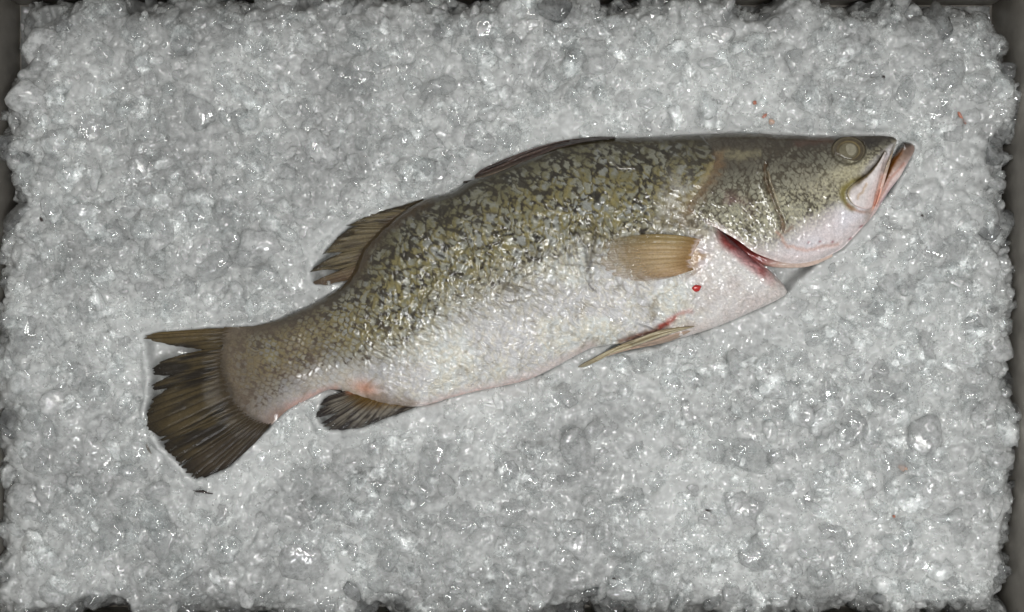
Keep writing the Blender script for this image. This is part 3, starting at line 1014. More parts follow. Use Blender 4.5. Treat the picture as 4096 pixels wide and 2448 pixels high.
        # eye socket
        er = np.hypot((px - 3394) / 68, (py - 602) / 56)
        rel = rel - 18 * ss(1.05, 0.9, er) + 4 * np.exp(-((er - 1.12) / 0.12) ** 2)
        col = mix(col, srgb(70, 62, 50), 0.45 * np.exp(-((er - 1.0) / 0.12) ** 2))
        # small bruises under the jaw
        for q in ((3400, 955, 9, 5), (3445, 905, 12, 5), (3330, 968, 7, 5), (3280, 966, 6, 4), (3235, 970, 6, 4)):
            col = mix(col, srgb(150, 70, 76), 0.75 * blob(px, py, q[0], q[1], q[2], q[3], -0.6))
    grain = 0.90 + 0.2 * nf
    return np.clip(0.86 * col * grain[..., None], 0.004, 0.80), rel


fish = obj('fish', None, label='whole olive and silver fish lying on its side on the crushed ice', category='fish')
fish.location = (0, 0, 0)


def put(px, py, zpx):
    """pixel place and height in px above the middle plane -> world point"""
    z = Z_MID + zpx * K
    x, y = W(px, py, z)
    return np.stack([x, y, z], -1)


def head_rise(px, py):
    """step of the gill cover above the trunk, in px"""
    d, _ = poly_dist(px, py, np.vstack([curve(R_H, 60), SLIT]))
    w = ss(590, 690, py)
    return (1 - w) * (-4.0 + 5.0 * ss(0, 70, d)) + w * (3.0 + 6.0 * ss(0, 24, d))


def trunk_sink(px, py):
    HP = np.vstack([curve(R_H, 60), SLIT, [(3400, 1100), (3400, 500)]])
    d, _ = poly_dist(px, py, np.vstack([curve(R_H, 60), SLIT]))
    return np.where(inside(px, py, HP), ss(0, 34, d), 0.0)


# ---- trunk
NU, NV = 640, 236
u = np.linspace(0, 1, NU)
v = 0.5 * (1 - np.cos(np.pi * np.linspace(0, 1, NV)))
v = 0.72 * v + 0.28 * np.linspace(0, 1, NV)
TJ = curve(T_T, v)
TJ = TJ + np.stack([-1.0 * np.ones(NV), 0.2 * np.ones(NV)], -1) * (16 * (fbm(v * 16, v * 0, 2, 91) - 0.35) * np.sin(np.pi * v) ** 0.4)[:, None]
Pt = coons((TJ, v), (curve(F_T, v), v), (curve(D_T, u), u), (curve(V_T, u), u))
px, py = Pt[..., 0], Pt[..., 1]
col, rel = skin_fields(px, py, False)
h = swell(px, py)
h[:, 0] = 0
h[:, -1] = 0
front = (1 - u[:, None]) * 2250
gillfall = np.sqrt(np.clip(1 - (1 - np.clip(front / 70, 0, 1)) ** 2, 0, 1))
h = h * (0.12 + 0.88 * gillfall)
h *= (0.10 + 0.90 * ss(0.0, 0.13, u))[:, None]
h[0] = np.minimum(h[0], 5)
edge_fade = np.minimum(1, np.minimum(np.arange(NV), np.arange(NV)[::-1]) / 10.0)[None]
zt = h + rel * edge_fade * ss(0, 26, h) * 0.8 - 30 * trunk_sink(px, py)
zt = np.where(h < 1e-6, 0, np.maximum(zt, -20))
zt[0] = -1
tv = put(px, py, zt).reshape(-1, 3)
cols = [col.reshape(-1, 3)]
verts_b, faces_b = [tv], [grid_faces(NU, NV)]
nb = len(tv)
# underside of the trunk (pressed into the ice)
us, vs_ = np.linspace(0, 1, 94), 0.5 * (1 - np.cos(np.pi * np.linspace(0, 1, 26)))
Pb = coons((curve(T_T, vs_), vs_), (curve(F_T, vs_), vs_), (curve(D_T, us), us), (curve(V_T, us), us))
mid_ = 0.5 * (Pb[:, :1] + Pb[:, -1:])
Pb = (mid_ + (Pb - mid_) * 0.992)[4:]
us = us[4:]
hb = swell(Pb[..., 0], Pb[..., 1])
hb[:, 0] = 0
hb[:, -1] = 0
hb[0] = 0.3 * hb[0]
zb = np.full_like(hb, Z_MID)
x_, y_ = W(Pb[..., 0], Pb[..., 1], zb)
verts_b.append(np.stack([x_, y_, zb - (7 * np.sin(np.pi * vs_)[None] ** 0.5 + 0.62 * hb) * K], -1).reshape(-1, 3))
cols.append(mix(np.tile(C['tailbrown'], (90 * 26, 1)), C['white'], ss(0.06, 0.3, np.repeat(us, 26))))
faces_b.append(grid_faces(90, 26, nb, True))
nb += 90 * 26
# ---- head and gill cover
HU, HV = 250, 170
u2 = np.linspace(0, 1, HU)
v2_ = 0.5 * (1 - np.cos(np.pi * np.linspace(0, 1, HV)))
v2_ = 0.6 * v2_ + 0.4 * np.linspace(0, 1, HV)
Ph = coons((curve(R_H, v2_), v2_), (curve(F_H, v2_), v2_), (curve(D_H, u2), u2), (curve(V_H, u2), u2))
hx, hy = Ph[..., 0], Ph[..., 1]
colh, relh = skin_fields(hx, hy, True)
hh = swell(hx, hy)
hh[:, 0] = 0
tipfall = np.sqrt(np.clip(1 - (1 - np.clip((1 - u2) * 760 / 60, 0, 1)) ** 2, 0, 1))[:, None]
hh = np.maximum(hh, 26 * np.sqrt(np.clip((hy - Ph[:, :1, 1]) / 60, 0, 1))) * (0.55 + 0.45 * tipfall)
rise = head_rise(hx, hy)
nearv = ss(0, 14, poly_dist(hx, hy, SLIT[20:])[0])
e2 = np.minimum(1, np.arange(HV) / 10.0)[None]
zh = hh + (relh * ss(0, 26, hh) * 0.8 + rise) * e2
curl = 1 - ss(0, 30, poly_dist(hx, hy, curve(V_H[8:], 60))[0])          # rolled lower edge
zh = zh - 10 * curl ** 2
verts_b.append(put(hx, hy, zh).reshape(-1, 3))
cols.append(colh.reshape(-1, 3))
faces_b.append(grid_faces(HU, HV, nb))
nb += HU * HV
# underside of the head
uh = np.linspace(0, 1, 50)
Pq = coons((curve(R_H, vs_), vs_), (curve(F_H, vs_), vs_), (curve(D_H, uh), uh), (curve(V_H, uh), uh))
hq = swell(Pq[..., 0], Pq[..., 1])
hq[:, 0] = 0
hq[:, -1] = np.minimum(hq[:, -1], 8)
zq = np.full_like(hq, Z_MID)
x_, y_ = W(Pq[..., 0], Pq[..., 1], zq)
verts_b.append(np.stack([x_, y_, zq - (2 + 0.5 * hq) * K], -1).reshape(-1, 3))
cols.append(np.tile(C['pinkw'], (50 * 26, 1)))
faces_b.append(grid_faces(50, 26, nb, True))
me = mesh_from('body', np.concatenate(verts_b), faces_b, [M_SKIN], None, {'Col': np.concatenate(cols)})
obj('body', me, fish)


# ---- ruled shells for jaws, membranes and folded fins
def shell(name, A, B, nu, nv, height, paint, mat, base=0.0, thick=6.0, parent=None, alpha=None):
    """surface ruled between polylines A and B; height(u, v, px, py) in px, closed underneath"""
    A, B = curve(A, nu), curve(B, nu)
    w = np.linspace(0, 1, nv)
    P = A[:, None] * (1 - w)[None, :, None] + B[:, None] * w[None, :, None]
    px, py = P[..., 0], P[..., 1]
    uu, ww = np.meshgrid(np.linspace(0, 1, nu), w, indexing='ij')
    z = base + height(uu, ww, px, py)
    c = paint(uu, ww, px, py)
    up = put(px, py, z).reshape(-1, 3)
    z2 = z - thick * np.sin(np.pi * np.clip(ww, 0, 1)) ** 0.5 - 0.3
    dn = put(px, py, z2).reshape(-1, 3)
    n = nu * nv
    i = np.arange(n).reshape(nu, nv)
    rim = np.concatenate([i[:, 0], i[-1, 1:], i[::-1, -1][1:], i[0, ::-1][1:-1]])
    r2 = np.roll(rim, -1)
    side = np.stack([rim, r2, r2 + n, rim + n], -1)
    attrs = {'Col': np.concatenate([c.reshape(-1, 3)] * 2)}
    if alpha is not None:
        al = alpha(uu, ww, px, py).ravel()
        attrs['Alpha'] = np.concatenate([al, al])
    me = mesh_from(name, np.concatenate([up, dn]), [grid_faces(nu, nv), grid_faces(nu, nv, n, True), side], [mat], None, attrs)
    return obj(name, me, parent or fish)


dome = lambda w, p=0.5: np.clip(4 * w * (1 - w), 0, 1) ** p

# lower jaw: long, jutting past the snout, orange brown gum inside
JAW_IN = [(3608, 573), (3600, 595), (3586, 611), (3564, 634), (3545, 672), (3528, 720), (3508, 770), (3480, 815), (3440, 850), (3390, 900)]
JAW_OUT = [(3618, 567), (3645, 572), (3657, 583), (3660, 596), (3655, 612), (3646, 628), (3626, 660), (3601, 708), (3561, 757), (3533, 801), (3505, 848), (3476, 882), (3448, 912), (3405, 960)]


def jaw_paint(u, w, px, py):
    n1, n2 = fbm(px / 30, py / 30, 3, 301), fbm(px / 10, py / 10, 2, 302)
    c = mix(srgb(216, 200, 194), srgb(196, 170, 166), n1)
    c = mix(c, srgb(176, 150, 132), ss(0.75, 0.45, w) * ss(0.5, 0.1, u) * 0.9)
    c = mix(c, mix(srgb(112, 92, 78), srgb(150, 124, 110), w), 0.9 * ss(0.34, 0.16, u + 0.1 * (n1 - 0.5)) * ss(1.0, 0.7, w))
    c = mix(c, srgb(122, 102, 90), 0.8 * ss(690, 600, py + 20 * (n1 - 0.5)))
    c = mix(c, srgb(112, 66, 12), 0.97 * ss(0.52, 0.22, w + 0.1 * (n2 - 0.5)) * ss(0.05, 0.14, u))
    c = mix(c, srgb(70, 48, 24), 0.7 * ss(0.14, 0.02, w) * ss(0.05, 0.15, u))
    c = mix(c, srgb(30, 29, 28), 0.97 * ss(1.3, 0.7, np.hypot((px - 3620) / 27, (py - 574) / 19)))
    c = mix(c, srgb(92, 76, 66), 0.7 * blob(px, py, 3632, 596, 20, 24, 0.6))
    c = mix(c, srgb(166, 120, 104), 0.7 * stroke(px, py, [(3616, 655), (3561, 715), (3525, 780), (3508, 820)], 6, 2))
    c = mix(c, srgb(140, 104, 124), 0.5 * stroke(px, py, [(3590, 722), (3560, 757), (3520, 815)], 6, 3))
    return c * (0.92 + 0.16 * n2)[..., None]


shell('lower_jaw', JAW_IN, JAW_OUT, 150, 46,
      lambda u, w, px, py: 22 * np.clip(np.sin(np.pi * np.clip(w, 0, 1)), 0, 1) ** 0.5 - 14 * ss(0.35, 0.0, w) + 10 * u + 5 * blob(px, py, 3616, 578, 16, 13)
      - 5 * stroke(px, py, [(3616, 655), (3561, 715), (3525, 780), (3508, 820)], 7), jaw_paint, M_FLESH, base=-4, thick=26)

# upper jaw: the white paddle of the maxilla
MAX_A = [(3538, 606), (3519, 641), (3485, 683), (3454, 709), (3416, 732), (3390, 756), (3386, 783), (3403, 811), (3431, 828)]
MAX_B = [(3545, 612), (3532, 650), (3520, 698), (3509, 749), (3497, 783), (3494, 811), (3486, 831), (3465, 837), (3440, 832)]


def max_paint(u, w, px, py):
    n1, n2 = fbm(px / 40, py / 40, 3, 311), fbm(px / 12, py / 12, 2, 312)
    c = mix(srgb(222, 214, 212), srgb(200, 190, 186), n1)
    c = mix(c, srgb(226, 196, 190), 0.5 * ss(0.6, 1.0, w))
    c = mix(c, srgb(142, 134, 118), 0.65 * ss(0.40, 0.0, w) * (0.5 + n1) * ss(0.9, 0.5, u))
    c = mix(c, srgb(82, 64, 26), 0.95 * ss(0.30, 0.08, w + 0.08 * (n2 - 0.5)) * ss(0.74, 0.5, u))
    c = mix(c, srgb(126, 112, 66), 0.8 * ss(0.16, 0.03, w) * ss(0.5, 0.7, u) * ss(1.0, 0.85, u))
    c = mix(c, srgb(196, 150, 132), 0.7 * ss(0.88, 1.0, u))
    c = mix(c, srgb(132, 112, 104), 0.75 * ss(0.93, 1.0, w) * ss(0.75, 0.4, u))
    c = mix(c, srgb(176, 150, 120), 0.7 * stroke(px, py, [(3466, 735), (3450, 768), (3432, 783), (3430, 795)], 5, 2))
    return c * (0.93 + 0.14 * n2)[..., None]


def on_head(px, py):
    return swell(px, py) + 9


shell('upper_jaw', MAX_A, MAX_B, 90, 40,
      lambda u, w, px, py: on_head(px, py) * (0.62 + 0.38 * ss(0, 90, 3590 - px)) + 2 + 11 * dome(w, 0.45) * ss(0, 0.06, u) * ss(1.0, 0.94, u)
      - 4 * stroke(px, py, [(3466, 735), (3450, 768), (3432, 783), (3430, 795)], 5), max_paint, M_FLESH, base=0, thick=10)

# premaxilla lip along the front of the snout
shell('upper_lip', [(3580, 590), (3562, 618), (3548, 650), (3535, 690), (3524, 735), (3512, 785), (3498, 828)],
      [(3586, 570), (3576, 594), (3566, 634), (3558, 662), (3548, 694), (3536, 738), (3516, 800)], 70, 18,
      lambda u, w, px, py: np.maximum(swell(px, py) + 6, 30) + 9 * dome(w, 0.5),
      lambda u, w, px, py: mix(mix(srgb(146, 134, 112), srgb(206, 178, 166), ss(0.15, 0.6, u + 0.3 * (fbm(px / 18, py / 18, 2, 321) - 0.5))), C['salmon'], ss(0.62, 0.9, u)),
      M_FLESH, base=0, thick=14)

# membrane below the gill cover, and the red gill chamber behind it
shell('gill_membrane', [(2850, 905), (2930, 940), (3010, 985), (3100, 1010), (3230, 1020), (3330, 1000)],
      [(2858, 925), (2925, 985), (3005, 1050), (3080, 1068), (3140, 1074), (3243, 1069), (3330, 1028)], 110, 24,
      lambda u, w, px, py: -30 + 14 * dome(w, 0.5) + 30 * ss(0.5, 0.0, u) + 16 * ss(0.4, 0.7, u) + 3 * (fbm(px / 20, py / 20, 2, 331) - 0.5),
      lambda u, w, px, py: mix(mix(srgb(118, 36, 34), srgb(162, 78, 72), fbm(px / 22, py / 22, 3, 332)), srgb(200, 178, 164), ss(0.42, 0.66, u + 0.1 * (w - 0.5))),
      M_FLESH, base=20, thick=10)


# ---- eye: cloudy, ringed
def disc(name, cx, cy, rx, ry, nr, na, height, paint, mat, z0, parent):
    r = np.linspace(0, 1, nr)[1:]
    a = np.linspace(0, 2 * np.pi, na, endpoint=False)
    rr, aa = np.meshgrid(r, a, indexing='ij')
    px = np.concatenate([[cx], (cx + rx * rr * np.cos(aa)).ravel()])
    py = np.concatenate([[cy], (cy + ry * rr * np.sin(aa)).ravel()])
    R = np.concatenate([[0], rr.ravel()])
    AA = np.concatenate([[0], aa.ravel()])
    z = z0 + height(R)
    vtx = put(px, py, z)
    fan = np.stack([np.zeros(na, int), 1 + np.arange(na), 1 + (np.arange(na) + 1) % na], -1)
    fs = [fan[:, ::-1]]
    i = np.arange(na)
    q = [np.stack([1 + k * na + i, 1 + (k + 1) * na + i, 1 + (k + 1) * na + (i + 1) % na, 1 + k * na + (i + 1) % na], -1) for k in range(nr - 2)]
    fs.append(np.concatenate(q)[:, ::-1])
    me = mesh_from(name, vtx, fs, [mat], None, {'Col': paint(R, AA, px, py)})
    return obj(name, me, parent)


M_EYE = mat_skin('eye_surface', rough=0.45, coat=0.12, bump=0.05, fine=500, sss=0.0, spec=0.15)
EYE_Z = float(swell(np.array([3394.0]), np.array([602.0]))[0])


def eye_paint(R, A, px, py):
    n = fbm(px / 12, py / 12, 3, 341)
    c = np.tile(srgb(98, 92, 74), (len(R), 1))
    c = mix(c, srgb(62, 56, 44), ss(0.5, 0.62, R))
    c = mix(c, srgb(124, 110, 78), 0.7 * np.exp(-((R - 0.66) / 0.07) ** 2) * (0.6 + 0.4 * np.sin(A + 2.4)))
    c = mix(c, srgb(78, 70, 58), 0.8 * np.exp(-((R - 0.80) / 0.06) ** 2))
    c = mix(c, srgb(108, 100, 82), 0.6 * np.exp(-((R - 0.92) / 0.05) ** 2))
    c = mix(c, srgb(80, 72, 58), ss(0.95, 1.0, R))
    return c * (0.85 + 0.3 * n)[:, None]


eye = disc('eye', 3394, 602, 67, 55, 40, 72, lambda R: 15 * np.sqrt(np.clip(1 - (0.97 * R) ** 2, 0, 1)), eye_paint, M_EYE, EYE_Z - 8, fish)
disc('pupil', 3401, 599, 30, 29, 20, 48, lambda R: 4.0 * np.sqrt(np.clip(1 - R ** 2, 0, 1)),
     lambda R, A, px, py: mix(np.tile(srgb(128, 123, 106), (len(R), 1)), srgb(72, 65, 52), ss(0.72, 1.0, R)) * (0.9 + 0.2 * fbm(px / 9, py / 9, 2, 351))[:, None],
     M_EYE, EYE_Z + 3.5, eye)


# ---- fins
def fin(name, rays, per, nt, zbase, ridge, paint, alpha, thick=2.2, bow=None, fray=0.0, seed=1, zfun=None):
    """rays: (base x, base y, tip x, tip y); a webbed fan with ribbed rays and torn tips"""
    R = np.asarray(rays, float)
    m = len(R)
    s = np.linspace(0, m - 1, (m - 1) * per + 1)
    B = np.stack([np.interp(s, np.arange(m), R[:, k]) for k in range(4)], -1)
    bw = np.interp(s, np.arange(m), bow) if bow is not None else np.zeros_like(s)
    rng = np.random.default_rng(seed)
    fr = np.interp(s, np.linspace(0, m - 1, int(m * 5)), rng.random(int(m * 5)))
    tmax = 1 - fray * fr
    t = np.linspace(0, 1, nt)
    T = tmax[:, None] * t[None]
    d = B[:, 2:] - B[:, :2]
    L = np.hypot(d[:, 0], d[:, 1]) + 1e-6
    nrm = np.stack([d[:, 1], -d[:, 0]], -1) / L[:, None]
    P = B[:, None, :2] + d[:, None] * T[..., None] + nrm[:, None] * (bw[:, None] * 4 * T * (1 - T))[..., None]
    px, py = P[..., 0], P[..., 1]
    S = np.broadcast_to(s[:, None], px.shape)
    # fine ray pattern: every ray splits towards its tip
    ph = S * 1.0
    rib = np.abs(np.sin(np.pi * ph)) ** 0.7
    rib2 = np.abs(np.sin(np.pi * ph * 4 + 0.6 * np.sin(S * 5)))
    z = zbase + ridge * (0.6 * rib + 0.5 * rib2 * T) + (zfun(px, py, S, T) if zfun else 0)
    c = paint(S / (m - 1), T, px, py, rib, rib2)
    al = alpha(S / (m - 1), T, px, py, rib2)
    up = put(px, py, z).reshape(-1, 3)
    dn = put(px, py, z - thick * (1 - 0.75 * T)).reshape(-1, 3)
    n = len(up)
    nu = len(s)
    i = np.arange(n).reshape(nu, nt)
    rim = np.concatenate([i[:, 0], i[-1, 1:], i[::-1, -1][1:], i[0, ::-1][1:-1]])
    r2 = np.roll(rim, -1)
    side = np.stack([rim, r2, r2 + n, rim + n], -1)
    me = mesh_from(name, np.concatenate([up, dn]), [grid_faces(nu, nt, 0, True), grid_faces(nu, nt, n), side[:, ::-1]], [M_FIN], None,
                   {'Col': np.concatenate([c.reshape(-1, 3)] * 2), 'Alpha': np.concatenate([al.ravel()] * 2)})
    return obj(name, me, fish)


def streaks(S, T, n, seed):
    """colour streaks that follow the rays"""
    return 0.6 * vnoise(S * n, T * 2.2, seed) + 0.4 * vnoise(S * n * 2.7, T * 5, seed + 3)


TAIL0 = [(908, 1312, 827, 1314), (905, 1314, 720, 1322), (904, 1318, 623, 1329), (902, 1322, 571, 1342), (896, 1336, 571, 1356), (888, 1352, 666, 1381), (886, 1362, 740, 1391),
        (884, 1385, 806, 1400), (882, 1396, 709, 1421), (881, 1412, 639, 1443), (880, 1425, 604, 1475), (880, 1440, 606, 1502), (881, 1455, 668, 1504),
        (883, 1468, 601, 1540), (885, 1480, 596, 1567), (887, 1492, 668, 1553), (890, 1505, 596, 1602), (895, 1520, 590, 1631), (900, 1538, 573, 1664),
        (906, 1560, 579, 1707), (917, 1590, 606, 1744), (926, 1605, 694, 1752), (934, 1617, 622, 1766), (943, 1630, 664, 1766), (955, 1643, 636, 1785),
        (968, 1656, 666, 1815), (982, 1667, 698, 1844), (992, 1675, 714, 1866), (1003, 1682, 770, 1822), (1012, 1687, 718, 1872), (1025, 1692, 745, 1900),
        (1040, 1697, 763, 1917), (1053, 1700, 784, 1923), (1064, 1703, 849, 1901), (1073, 1704, 908, 1874), (1080, 1703, 957, 1831), (1084, 1700, 1016, 1777),
        (1086, 1698, 1080, 1706)]


TAIL = [(bx + 34 * max(0, 1 - k / 36.0), by - 10 * (k / 37.0), tx, ty) for k, (bx, by, tx, ty) in enumerate(TAIL0)]


def tail_paint(S, T, px, py, rib, rib2):
    k = streaks(S, T, 34, 401)
    c = mix(srgb(70, 60, 40), srgb(36, 31, 24), ss(0.3, 0.7, k))
    c = mix(c, srgb(106, 90, 60), 0.6 * ss(0.16, 0.06, S))
    c = mix(c, srgb(58, 50, 42), 0.7 * ss(0.62, 0.85, S))
    c = mix(c, srgb(28, 25, 22), 0.8 * ss(0.72, 1.0, T) * ss(0.1, 0.2, S) * (0.5 + 0.5 * rib2))
    c = mix(c, srgb(36, 30, 22), 0.75 * (1 - rib) ** 3)
    c = mix(c, srgb(60, 51, 38), 0.85 * ss(0.22, 0.06, T + 0.08 * (k - 0.5)))
    return c * (0.85 + 0.3 * vnoise(px / 5, py / 5, 403))[..., None]


fin('caudal_fin', TAIL, 8, 60, 4.0, 6.5, tail_paint,
    lambda S, T, px, py, r2: np.clip(1.0 - 0.35 * ss(0.80, 1.0, T) * (1 - r2), 0.3, 1), fray=0.07, seed=3, thick=5,
    zfun=lambda px, py, S, T: -5 + 9 * ss(0.1, 0.34, T) + 9 * (fbm(px / 130, py / 130, 2, 405) - 0.5) * T - 4 * T)

SOFT = [(1702, 806, 1692, 795), (1668, 822, 1641, 811), (1640, 838, 1596, 825), (1612, 850, 1525, 841), (1590, 866, 1455, 868), (1572, 882, 1398, 897), (1562, 896, 1375, 902),
        (1552, 905, 1425, 905), (1545, 914, 1395, 914), (1530, 930, 1353, 944), (1512, 946, 1327, 972), (1496, 962, 1299, 1003), (1486, 974, 1286, 1017),
        (1478, 984, 1320, 1012), (1472, 991, 1367, 1009), (1466, 1000, 1308, 1034), (1456, 1016, 1248, 1073), (1450, 1030, 1237, 1089), (1446, 1040, 1293, 1081),
        (1442, 1050, 1358, 1080), (1438, 1060, 1285, 1111), (1432, 1075, 1247, 1129), (1426, 1090, 1259, 1139), (1418, 1102, 1308, 1142), (1408, 1112, 1341, 1131), (1402, 1120, 1392, 1121)]


def soft_paint(S, T, px, py, rib, rib2):
    k = streaks(S, T, 26, 411)
    c = mix(srgb(94, 84, 62), srgb(50, 42, 29), ss(0.35, 0.7, k))
    c = mix(c, srgb(44, 36, 26), 0.8 * (1 - rib) ** 2.5)
    c = mix(c, srgb(70, 56, 40), 0.8 * ss(0.28, 0.0, T))
    c = mix(c, srgb(40, 34, 28), 0.7 * ss(0.82, 1.0, T))
    c = mix(c, srgb(96, 78, 62), 0.6 * ss(0.72, 0.9, S))
    return c * (0.88 + 0.24 * vnoise(px / 5, py / 5, 413))[..., None]


fin('soft_dorsal_fin', SOFT, 8, 40, 3.0, 4.5, soft_paint, lambda S, T, px, py, r2: np.clip(1.0 - 0.30 * ss(0.35, 1.0, T) * (1 - 0.6 * r2), 0.3, 1), fray=0.05, seed=5, thick=5,
    zfun=lambda px, py, S, T: 10 * (1 - T) + 6 * (fbm(px / 60, py / 60, 2, 415) - 0.5) * T)

ANAL = [(1688, 1612, 1683, 1621), (1645, 1610, 1593, 1657), (1604, 1608, 1534, 1677), (1572, 1604, 1488, 1697), (1548, 1600, 1452, 1710), (1528, 1596, 1411, 1718),
        (1512, 1594, 1371, 1722), (1500, 1590, 1331, 1720), (1492, 1588, 1308, 1723), (1487, 1587, 1330, 1711), (1483, 1586, 1286, 1709), (1477, 1584, 1312, 1697),
        (1471, 1582, 1275, 1698), (1463, 1580, 1297, 1686), (1456, 1578, 1349, 1651), (1451, 1577, 1290, 1669), (1446, 1576, 1259, 1672), (1440, 1574, 1262, 1657),
        (1432, 1572, 1276, 1637), (1424, 1570, 1308, 1624), (1418, 1568, 1272, 1622), (1412, 1566, 1284, 1612), (1406, 1564, 1292, 1599), (1400, 1561, 1311, 1585),
        (1396, 1558, 1341, 1576), (1392, 1556, 1372, 1569), (1390, 1553, 1307, 1556), (1388, 1550, 1372, 1553)]


def anal_paint(S, T, px, py, rib, rib2):
    k = streaks(S, T, 26, 421)
    c = mix(srgb(104, 98, 88), srgb(52, 46, 42), ss(0.35, 0.65, k))
    c = mix(c, srgb(96, 72, 30), 0.85 * ss(0.50, 0.05, T) * ss(0.9, 0.5, S))
    c = mix(c, srgb(182, 120, 88), 0.6 * ss(0.30, 0.0, T) * ss(0.6, 0.8, S))
    c = mix(c, srgb(28, 24, 24), 0.85 * ss(0.62, 1.0, T) * (0.4 + 0.6 * rib2))
    c = mix(c, srgb(34, 28, 24), 0.7 * (1 - rib) ** 2.5)
    return c * (0.88 + 0.24 * vnoise(px / 5, py / 5, 423))[..., None]


fin('anal_fin', ANAL, 8, 44, 7.0, 4.5, anal_paint, lambda S, T, px, py, r2: np.clip(1.0 - 0.35 * ss(0.5, 1.0, T) * (1 - 0.6 * r2), 0.3, 1), fray=0.05, seed=7, thick=5,
    zfun=lambda px, py, S, T: 22 * (1 - T) ** 1.5 + 7 * (fbm(px / 50, py / 50, 2, 425) - 0.5))

PECT = [(2806, 958, 2424, 962), (2800, 966, 2404, 972), (2790, 982, 2392, 988), (2780, 1000, 2384, 1005), (2772, 1016, 2384, 1024), (2766, 1030, 2390, 1046), (2763, 1042, 2404, 1070),
        (2762, 1052, 2436, 1096), (2763, 1060, 2480, 1114), (2765, 1066, 2530, 1124), (2768, 1071, 2597, 1128), (2772, 1076, 2650, 1118), (2777, 1079, 2712, 1094)]


def pect_paint(S, T, px, py, rib, rib2):
    k = streaks(S, T, 40, 431)
    c = mix(srgb(172, 148, 110), srgb(142, 118, 82), k)
    c = mix(c, srgb(128, 112, 70), 0.7 * ss(0.30, 0.05, S))
    c = mix(c, srgb(178, 144, 114), 0.45 * ss(0.45, 0.9, S))
    c = mix(c, srgb(116, 84, 46), 0.75 * ss(0.26, 0.04, T) * (0.6 + 0.4 * k))
    c = mix(c, mix(srgb(196, 176, 166), srgb(160, 128, 84), ss(0.4, 0.65, vnoise(px / 12, py / 12, 434))), ss(0.085, 0.02, T + 0.02 * rib))
    c = mix(c, srgb(84, 66, 36), 0.45 * (1 - rib2) ** 3)
    return c * (0.92 + 0.16 * vnoise(px / 4, py / 4, 433))[..., None]


def pect_z(px, py, S, T):
    raw = swell(px, py)
    return raw + 22 * np.sin(np.pi * np.clip(T * 1.1, 0, 1)) * (1 - 0.5 * T) + 10 * (1 - T) - 9 * ss(0.06, 0.0, T)


fin('pectoral_fin', PECT, 12, 60, 2.0, 2.2, pect_paint, lambda S, T, px, py, r2: np.clip(0.96 - 0.82 * ss(0.22, 0.88, T) + 0.30 * (1 - r2) ** 2 * ss(0.3, 0.6, T) - 0.1 * (S > 0.8), 0.08, 1),
    bow=[-24, -20, -13, -8, -4, -1, 2, 4, 6, 6, 5, 4, 2], fray=0.05, seed=9, thick=1.5, zfun=pect_z)

# spiny dorsal fin folded down along the back, and the free spine behind it
SPU = [(1897, 703), (1921, 680), (1958, 661), (2014, 638), (2071, 616), (2124, 597), (2181, 578), (2240, 564), (2293, 556), (2341, 551), (2386, 546), (2460, 546)]
SPL = [(1899, 714), (1935, 708), (1975, 697), (2030, 672), (2085, 650), (2152, 624), (2223, 594), (2300, 576), (2350, 566), (2400, 560), (2440, 556), (2462, 552)]
shell('spiny_dorsal_fin', SPU, SPL, 140, 20, lambda u, w, px, py: np.maximum(swell(px, py) + 5, 4 + 10 * w ** 0.6) + 3.0 * np.sin(w * 15 + 3 * fbm(px / 60, py / 60, 2, 441)) * ss(0.9, 0.4, u) + 12 * ss(0.3, 1, u) * w,
      lambda u, w, px, py: mix(mix(srgb(76, 62, 56), srgb(40, 33, 30), ss(0.3, 0.7, vnoise(w * 9, u * 6, 442))), srgb(104, 92, 76), 0.6 * ss(0.5, 0.9, w) * ss(0.45, 0.1, u)),
      M_FIN, thick=7, alpha=lambda u, w, px, py: np.ones_like(u))
shell('dorsal_spine', [(1855, 724), (1880, 721), (1905, 716)], [(1850, 734), (1882, 731), (1908, 724)], 20, 8, lambda u, w, px, py: 4 + 6 * dome(w),
      lambda u, w, px, py: np.broadcast_to(srgb(46, 40, 34), px.shape + (3,)).copy(), M_FIN, thick=4, alpha=lambda u, w, px, py: np.ones_like(u))

# pelvic fins, folded back along the belly
PVU = [(2776, 1304), (2695, 1309), (2622, 1324), (2550, 1353), (2497, 1371), (2429, 1402), (2369, 1434), (2330, 1453), (2312, 1466)]
PVL = [(2778, 1307), (2671, 1339), (2574, 1372), (2502, 1398), (2441, 1416), (2395, 1444), (2352, 1462), (2332, 1470), (2314, 1470)]


def pv_paint(u, w, px, py):
    k = vnoise(w * 7 + 0.8 * u, u * 5, 451)
    c = mix(srgb(182, 172, 146), srgb(128, 114, 86), ss(0.3, 0.75, k))
    c = mix(c, srgb(124, 112, 84), 0.6 * ss(0.62, 0.95, u))
    c = mix(c, srgb(96, 70, 44), 0.6 * ss(0.22, 0.0, w))
    return c * (0.9 + 0.2 * vnoise(px / 5, py / 5, 452))[..., None]


